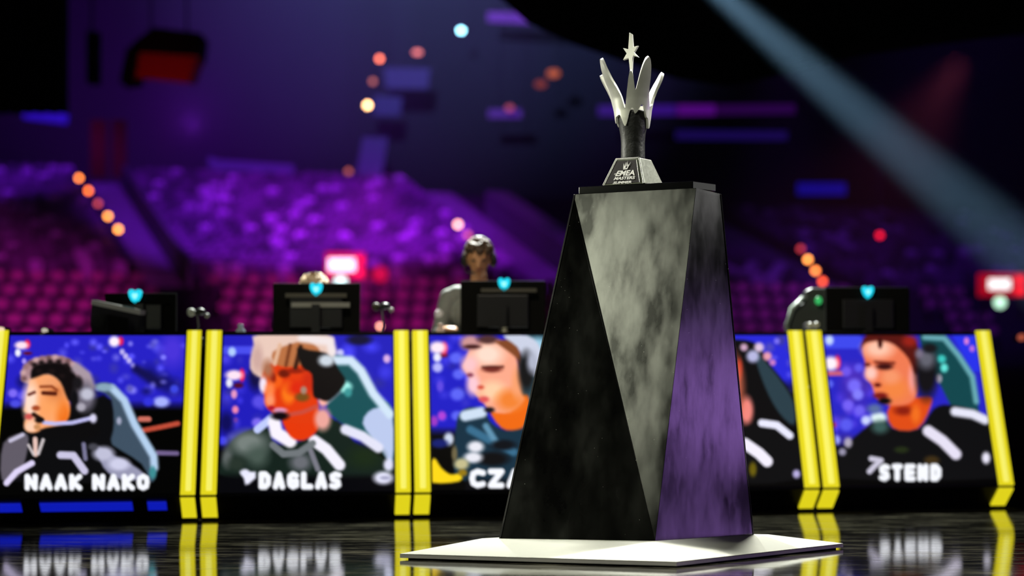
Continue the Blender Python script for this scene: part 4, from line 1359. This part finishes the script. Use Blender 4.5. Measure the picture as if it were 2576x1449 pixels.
on = at_z(1702, 1413, Z_F + .016)
ol = at_z(1006, 1393, Z_F + .016)
orr = at_z(2121, 1367, Z_F + .016)
of = ol + orr - on
Bn, Bl, Br = P(1648, 1359, 9.80 * KS), P(1255, 1354.5, 10.0 * KS), P(1897, 1341, 10.35 * KS)
for q in (Bn, Bl, Br):
    q.z = Z_P
Bf = Bl + Br - Bn
# top of the plinth: a little wider than the pedestal
cb = (Bn + Bl + Br + Bf) / 4
inn = []
for q in (Bn, Br, Bf, Bl):
    d = q - cb
    inn.append(cb + d * 1.03)
inn[3] = P(1213, 1355, 10.02 * KS); inn[3].z = Z_P
inn[1] = P(1932, 1341, 10.37 * KS); inn[1].z = Z_P
outer = [on, orr, of, ol]
root = thing('display_plinth', Vector((cb.x, cb.y, 0)), 'low white faceted plinth board under the black pedestal', 'plinth')
for k in range(4):
    k2 = (k + 1) % 4
    mb = MB().slab([outer[k], outer[k2], inn[k2], inn[k]], (0, 0, -0.004))
    mb.build('sloped_board', M_WHITE, root)
mb = MB().slab([q + Vector((0, 0, 0)) for q in inn], (0, 0, -0.004))
mb.build('top_board', M_WHITE, root)
rim = MB()
for k in range(4):
    k2 = (k + 1) % 4
    inw = (cb - (outer[k] + outer[k2]) / 2)
    inw.z = 0
    inw = inw.normalized() * 0.012
    rim.slab([outer[k], outer[k2], outer[k2] + Vector((0, 0, -.017)), outer[k] + Vector((0, 0, -.017))], inw)
rim.build('edge_lip', mat('lip_white', (0.70, 0.66, 0.66), 0.5), root)
cc = (on + orr + of + ol) / 4
sub = MB()
low = []
for q in outer:
    d = Vector((q.x - cc.x, q.y - cc.y, 0)) * .965
    low.append(Vector((cc.x + d.x, cc.y + d.y, 0.0)))
sub.slab(low, (0, 0, .007))
sub.build('base_frame', M_MATTE, root)
feet_on_floor = True

# pedestal -----------------------------------------------------------------


def pedestal_mat():
    m = bpy.data.materials.new('smudged_black_laminate')
    m.use_nodes = True
    nt = m.node_tree
    b = nt.nodes['Principled BSDF']
    tc = nt.nodes.new('ShaderNodeTexCoord')
    mp = nt.nodes.new('ShaderNodeMapping')
    mp.inputs['Scale'].default_value = (6.0, 6.0, 2.4)
    nz = nt.nodes.new('ShaderNodeTexNoise')
    nz.inputs['Scale'].default_value = 1.5
    nz.inputs['Detail'].default_value = 6
    nz.inputs['Roughness'].default_value = 0.52
    nz.inputs['Distortion'].default_value = 0.0
    nt.links.new(tc.outputs['Object'], mp.inputs['Vector'])
    nt.links.new(mp.outputs['Vector'], nz.inputs['Vector'])
    cr = nt.nodes.new('ShaderNodeValToRGB')
    cr.color_ramp.elements[0].position = 0.32
    cr.color_ramp.elements[0].color = (0.004, 0.004, 0.004, 1)
    cr.color_ramp.elements[1].position = 0.74
    cr.color_ramp.elements[1].color = (0.011, 0.0115, 0.0095, 1)
    nt.links.new(nz.outputs['Fac'], cr.inputs['Fac'])
    # dust specks
    vo = nt.nodes.new('ShaderNodeTexVoronoi')
    vo.inputs['Scale'].default_value = 34
    nt.links.new(tc.outputs['Object'], vo.inputs['Vector'])
    sp = nt.nodes.new('ShaderNodeMath')
    sp.operation = 'LESS_THAN'
    sp.inputs[1].default_value = 0.055
    nt.links.new(vo.outputs['Distance'], sp.inputs[0])
    mul = nt.nodes.new('ShaderNodeMath')
    mul.operation = 'MULTIPLY'
    n2 = nt.nodes.new('ShaderNodeTexNoise')
    n2.inputs['Scale'].default_value = 9
    nt.links.new(tc.outputs['Object'], n2.inputs['Vector'])
    gt = nt.nodes.new('ShaderNodeMath')
    gt.operation = 'GREATER_THAN'
    gt.inputs[1].default_value = 0.55
    nt.links.new(n2.outputs['Fac'], gt.inputs[0])
    nt.links.new(sp.outputs[0], mul.inputs[0])
    nt.links.new(gt.outputs[0], mul.inputs[1])
    mx = nt.nodes.new('ShaderNodeMix')
    mx.data_type = 'RGBA'
    nt.links.new(mul.outputs[0], mx.inputs[0])
    nt.links.new(cr.outputs['Color'], mx.inputs[6])
    mx.inputs[7].default_value = (0.35, 0.35, 0.33, 1)
    nt.links.new(mx.outputs[2], b.inputs['Base Color'])
    mr = nt.nodes.new('ShaderNodeMapRange')
    mr.inputs['From Min'].default_value = 0.3
    mr.inputs['From Max'].default_value = 0.7
    mr.inputs['To Min'].default_value = 0.15
    mr.inputs['To Max'].default_value = 0.25
    nt.links.new(nz.outputs['Fac'], mr.inputs['Value'])
    nt.links.new(mr.outputs['Result'], b.inputs['Roughness'])
    ms = nt.nodes.new('ShaderNodeMapRange')
    ms.inputs['From Min'].default_value = 0.36
    ms.inputs['From Max'].default_value = 0.66
    ms.inputs['To Min'].default_value = 0.16
    ms.inputs['To Max'].default_value = 0.95
    nt.links.new(nz.outputs['Fac'], ms.inputs['Value'])
    nt.links.new(ms.outputs['Result'], b.inputs['Specular IOR Level'])
    return m


M_PED = pedestal_mat()
Tn, Tl, Tr = P(1751, 473, 10.0 * KS), P(1443, 489, 10.28 * KS), P(1815, 488.5, 10.14 * KS)
zt = (Tn.z + Tl.z + Tr.z) / 3
Tf = Tl + Tr - Tn
ctop = (Tl + Tr) / 2
root = thing('pedestal', Vector((cb.x, cb.y, Z_P)), 'tall twisted black pedestal with triangular faces carrying the trophy', 'pedestal')
core_c = (cb + ctop) / 2


def face(name, poly, m=None, th=0.010):
    n = (poly[1] - poly[0]).cross(poly[2] - poly[0]).normalized()
    mid = sum(poly, Vector()) / len(poly)
    if n.dot(mid - core_c) < 0:
        n = -n
    return MB().slab(poly, -n * th).build(name, m or M_PED, root, bevel=0.0012)


# below the top there is a short vertical lip on the left corner, so the dark face starts a bit lower
Tl2 = Tl.lerp(Bl, 0.018)
face('side_panel', [Tl2, Bl, Bn])
face('side_panel', [Tl, Tl2, Bn, Tn])
face('side_panel', [Tn, Bn, Br, Tr])
face('side_panel', [Tr, Br, Bf])
face('side_panel', [Tr, Bf, Tf])
face('side_panel', [Tf, Bf, Bl, Tl])
MB().slab([Tn, Tr, Tf, Tl], (0, 0, -0.012)).build('top_board', M_PED, root)
capn, capl, capr = P(1743, 471.5, 10.02 * KS), P(1456, 486.5, 10.27 * KS), P(1801, 487, 10.15 * KS)
M_CAP = mat('cap_gloss_black', (0.005, 0.005, 0.006), 0.12, spec=0.25)
capf = capl + capr - capn
zc0 = max(Tn.z, Tl.z, Tr.z)
capb = [Vector((q.x, q.y, zc0)) for q in (capn, capr, capf, capl)]
ZC = P(1743, 455.5, 10.02 * KS).z
MB().slab(capb, (0, 0, ZC - zc0)).build('top_cap', M_CAP, root, bevel=0.0025)

# ------------------------------------------------------------------ trophy
TY = 10.25 * KS
TX = P(1592, 300, TY).x
PXM = FPX / TY


def zpx(py):
    return P(1592, py, TY).z


M_SILVER = mat('brushed_silver', (0.74, 0.74, 0.66), 0.38, metal=0.5, noise=0.08, scale=40)
M_STONE = mat('cast_black', (0.008, 0.0083, 0.0072), 0.5, noise=0.6, scale=55, bump=0.25)
M_BASEM = mat('cast_grey_green', (0.20, 0.21, 0.17), 0.42, metal=0.6, noise=0.35, scale=45, bump=0.15)
root = thing('trophy', Vector((TX, TY, ZC)), 'silver crown trophy with a star on a black stem, standing on the pedestal', 'trophy')
e1 = (Tl - Tn).normalized()
e1.z = 0
e1.normalize()
e2 = Vector((-e1.y, e1.x, 0))
if e2.y < 0:
    e2 = -e2
# pyramid base: near corner, left, right, far
hb = zpx(401) - ZC
bs, tsz = 0.196 * KS, 0.112 * KS
cxy = Vector((TX + 0.004, TY, 0))


def bq(a, b, h):
    s_ = bs + (tsz - bs) * h
    return Vector((cxy.x, cxy.y, ZC + hb * h)) + e1 * (a * s_ / 2) + e2 * (b * s_ / 2)


low4 = [bq(-1, -1, 0), bq(1, -1, 0), bq(1, 1, 0), bq(-1, 1, 0)]
top4 = [bq(-1, -1, 1), bq(1, -1, 1), bq(1, 1, 1), bq(-1, 1, 1)]
base = MB().add(low4 + top4, [(0, 1, 2, 3), (4, 7, 6, 5), (0, 4, 5, 1), (1, 5, 6, 2), (2, 6, 7, 3), (3, 7, 4, 0)]).build('base', M_BASEM, root, bevel=0.004)
# plaque on the front left face (b = -1, a from -1 near corner to +1 left)
nf = (top4[0] - low4[0]).cross(low4[1] - low4[0]).normalized()
if nf.y > 0:
    nf = -nf


def fq(a, h, o=0.0):
    return bq(a, -1, h) + nf * o


M_PLQ = mat('plaque_black', (0.018, 0.015, 0.012), 0.6, noise=0.5, scale=90, spec=0.12)
M_INK = mat('plaque_white', (0.80, 0.79, 0.72), 0.5)
plq = MB().slab([fq(-.80, .05, .003), fq(.90, .05, .003), fq(.86, .90, .003), fq(-.74, .90, .003)], -nf * .003).build('plaque', M_PLQ, root)
M_LINE = mat('frame_silver', (0.72, 0.72, 0.66), 0.35, metal=0.7)
fr = MB()
for (a0, h0), (a1, h1) in (((-.96, .0), (-.95, 1.0)), ((-.80, .04), (-.735, .90)), ((.985, .0), (.965, 1.0)), ((-.95, .985), (.965, .985))):
    fr.tube([fq(a0, h0, .003), fq(a1, h1, .003)], .0022, 6)
fr.build('frame', M_LINE, root)


def plane_text(txt, a_left, a_right, h_base, h_top, shear=0.22, bold=0.0012):
    cu = bpy.data.curves.new('lettering', 'FONT')
    cu.body = txt
    cu.size = 1.0
    cu.shear = shear
    cu.offset = 0.035
    cu.extrude = 0.0
    tmp = bpy.data.objects.new('lettering', cu)
    C.objects.link(tmp)
    dg = bpy.context.evaluated_depsgraph_get()
    me = bpy.data.meshes.new_from_object(tmp.evaluated_get(dg))
    bpy.data.objects.remove(tmp)
    co = np.array([v.co[:] for v in me.vertices])
    lo, hi = co.min(0), co.max(0)
    vs_ = []
    for x, y, z in co:
        u, v = (x - lo[0]) / (hi[0] - lo[0]), (y - lo[1]) / (hi[1] - lo[1])
        # on the face the reading direction runs from the left edge (+a) to the near corner (-a)
        hh = h_base + (h_top - h_base) * v
        al = a_left + (a_right - a_left) * u
        vs_.append(fq(al, hh, .0045))
    fs = [tuple(p.vertices) for p in me.polygons]
    bpy.data.meshes.remove(me)
    return MB().add(vs_, fs).build('lettering', M_INK, plq)


plane_text('EMEA', .54, -.56, .315, .52)
plane_text('MASTERS', .55, -.58, .17, .285)
plane_text('SUMMER', .52, -.40, .02, .115)
# the small cross stroke on the first letter and the crown mark above
lg = MB()


def lq(u, v):
    """logo frame: u right, v up, centred above the lettering"""
    return fq(-.02 - u * 1.15, .555 + v * 1.08, .0045)


for poly in ([(-.20, .215), (-.19, .215), (-.07, .05), (-.02, .03), (-.15, .0)],
             [(-.07, .245), (-.045, .245), (-.035, .06), (-.08, .05), (-.10, .10)],
             [(.025, .30), (.05, .14), (.02, .09), (-.005, .14)],
             [(.26, .27), (.06, .0), (-.15, .0), (-.10, .05), (.02, .04), (.10, .12)],
             [(.10, .20), (.12, .13), (.06, .07), (.06, .12)]):
    lg.slab([lq(*p) for p in poly], nf * .0004)
lg.build('crown_mark', M_INK, plq)
MB().slab([fq(.63, .385, .0045), fq(.48, .395, .0045), fq(.48, .42, .0045), fq(.61, .41, .0045)], nf * .0004).build('cross_stroke', M_INK, plq)

# stem
RZ = [(1.600, .0505), (zpx(400), .0512), (zpx(360), .0505), (zpx(340), .0535), (zpx(320), .0595), (zpx(300), .0650), (zpx(280), .0690), (zpx(250), .0800), (zpx(225), .0960), (zpx(200), .1160), (zpx(175), .1320), (zpx(150), .1430), (zpx(120), .152)]


def rad(z):
    return KS * float(np.interp(z, [q[0] for q in RZ], [q[1] for q in RZ]))


zb_ = ZC + hb - .002
prof = [(rad(z), z) for z in np.linspace(zb_, zpx(281), 24)] + [(rad(zpx(281)) - .006, zpx(281)), (.02, zpx(300))]
stem = MB().lathe(prof, (TX, TY, 0), 56).build('stem', M_STONE, root, smooth=True)

UPC = [(-50, 262), (-42, 240), (-33, 205), (-25, 182), (-19, 176), (-13, 182), (-6, 205), (6, 245), (16, 266), (35, 272), (46, 246), (51, 230), (56.5, 200), (60, 172), (62, 160), (65, 151), (69, 153), (73, 163), (77, 180), (80, 202), (84, 228), (87, 238), (89, 226), (91, 204), (94, 186), (97, 184), (100, 194), (103, 215), (110, 250), (117, 282), (126, 245), (140, 205), (147, 175), (151, 157), (155, 149), (159, 153), (162, 178), (165, 207), (169, 245), (172, 256), (176, 225), (179, 195), (182, 186), (186, 187), (189, 202), (193, 248), (196, 230), (199, 209), (202, 204), (206, 209), (210, 235), (216, 254), (234, 252), (238, 241), (244, 255), (262, 262), (310, 262)]
LOC = [(-50, 300), (-25, 285), (18, 325), (40, 300), (63, 268), (86, 291), (94, 276), (121, 321), (140, 292), (158, 296), (172, 312), (190, 285), (215, 318), (240, 280), (270, 318), (310, 300)]


def prof_at(tab, th, flat):
    th = ((th + 50) % 360) - 50
    for (t0, y0), (t1, y1) in zip(tab[:-1], tab[1:]):
        if t0 <= th <= t1:
            k = (th - t0) / (t1 - t0)
            if flat:
                k = 0.5 - 0.5 * math.cos(PI * k)
            return y0 + (y1 - y0) * k
    return tab[-1][1]


NT, NV = 420, 26
vs_, fs = [], []
TH = .011
for i in range(NT):
    th = 360.0 * i / NT
    yl, yu = prof_at(LOC, th, 1), sum(prof_at(UPC, th + q_, 0) for q_ in (-2, -1, 0, 1, 2)) / 5
    zl, zu = zpx(yl), zpx(yu)
    ca_, sa_ = math.cos(math.radians(th)), -math.sin(math.radians(th))
    for side in (0, 1):
        for j in range(NV):
            z = zl + (zu - zl) * j / (NV - 1)
            r = rad(z) * (1 + .07 * max(0, 1 - abs(th - 192) / 18) * min(1, max(0, (z - zl) / .12))) + .0015 + (TH if side else 0)
            dz = -TH * .6 * min(1, max(0, (z - zpx(250)) / .12)) if side else 0
            vs_.append((TX + r * ca_, TY + r * sa_, z + dz))
for i in range(NT):
    i2 = (i + 1) % NT
    A, B = i * 2 * NV, i2 * 2 * NV
    for j in range(NV - 1):
        fs.append((A + j, A + j + 1, B + j + 1, B + j))
        fs.append((A + NV + j, B + NV + j, B + NV + j + 1, A + NV + j + 1))
    fs.append((A, B, B + NV, A + NV))
    fs.append((A + NV - 1, A + 2 * NV - 1, B + 2 * NV - 1, B + NV - 1))
cr = MB().add(vs_, fs).build('crown', M_SILVER, root)
pol = cr.data.polygons
sm = [True] * len(pol)
n4 = 2 * (NV - 1) + 2
for i in range(NT):
    sm[i * n4 + n4 - 1] = False
    sm[i * n4 + n4 - 2] = False
pol.foreach_set('use_smooth', sm)
cr.data.set_sharp_from_angle(angle=math.radians(40))

# star on its spike
SCX, SCY = 1587.5, 132
u1 = Vector((math.cos(math.radians(14)), -math.sin(math.radians(14)), 0))
nn = Vector((u1.y, -u1.x, 0))
if nn.y > 0:
    nn = -nn
c0 = P(SCX, SCY, TY)


def sp_(x, y, o=0):
    return c0 + u1 * (x / PXM / math.cos(math.radians(14))) + Vector((0, 0, y / PXM)) + nn * o


out = [(-3, 50), (4, 46), (6.5, 13), (19, 16), (9, -1), (20, -13), (7, -9), (5, -16), (3, -54), (-1, -54), (-5, -15), (-19, -19), (-10, -3), (-19, 11), (-6, 8)]
MB().slab([sp_(x, y, .012) for x, y in out], -nn * .024).build('star', M_SILVER, root, bevel=.0012)
q0 = sp_(1, -50)
MB().tube([q0, (q0.x, q0.y, zpx(290))], [.0055, .0075], 10).build('spike', M_SILVER, root, smooth=True)

# ------------------------------------------------------------------ haze over the stands and the beam of the moving head
hm = bpy.data.materials.new('stage_haze')
hm.use_nodes = True
nt = hm.node_tree
nt.nodes.clear()
ou = nt.nodes.new('ShaderNodeOutputMaterial')
vsn = nt.nodes.new('ShaderNodeVolumeScatter')
vsn.inputs['Density'].default_value = 0.0045
vsn.inputs['Anisotropy'].default_value = 0.25
vsn.inputs['Color'].default_value = (0.9, 0.92, 1.0, 1)
nt.links.new(vsn.outputs[0], ou.inputs['Volume'])
hz = MB().box((0, 63.5, 12.0), (94, 85, 25.6)).build('haze', hm)
tag(hz, 'thin blue violet haze hanging over the stands', 'haze', kind='stuff')

src = P(1480, -300, 23.0)
dst = P(2380, 474, 28.0)
spot(src, dst, 260000, (0.38, 0.72, 1.0), 7.0, 1.0, 0.06)
root = thing('moving_head_light', src + Vector((0, .1, .25)), 'moving head stage light above the frame throwing the pale blue beam', 'light')
dv = (dst - src).normalized()
MB().tube([src - dv * .30, src - dv * .22, src - dv * .02], [.08, .13, .14], 20).build('head', M_BLACK, root, smooth=True)
MB().box(src - dv * .15 + Vector((0, 0, .24)), (.34, .2, .12)).build('yoke', M_BLACK, root)
spot(P(2420, 150, 30), P(2290, 360, 34), 4000, (1.0, 0.15, 0.25), 22, 1.0, .2)
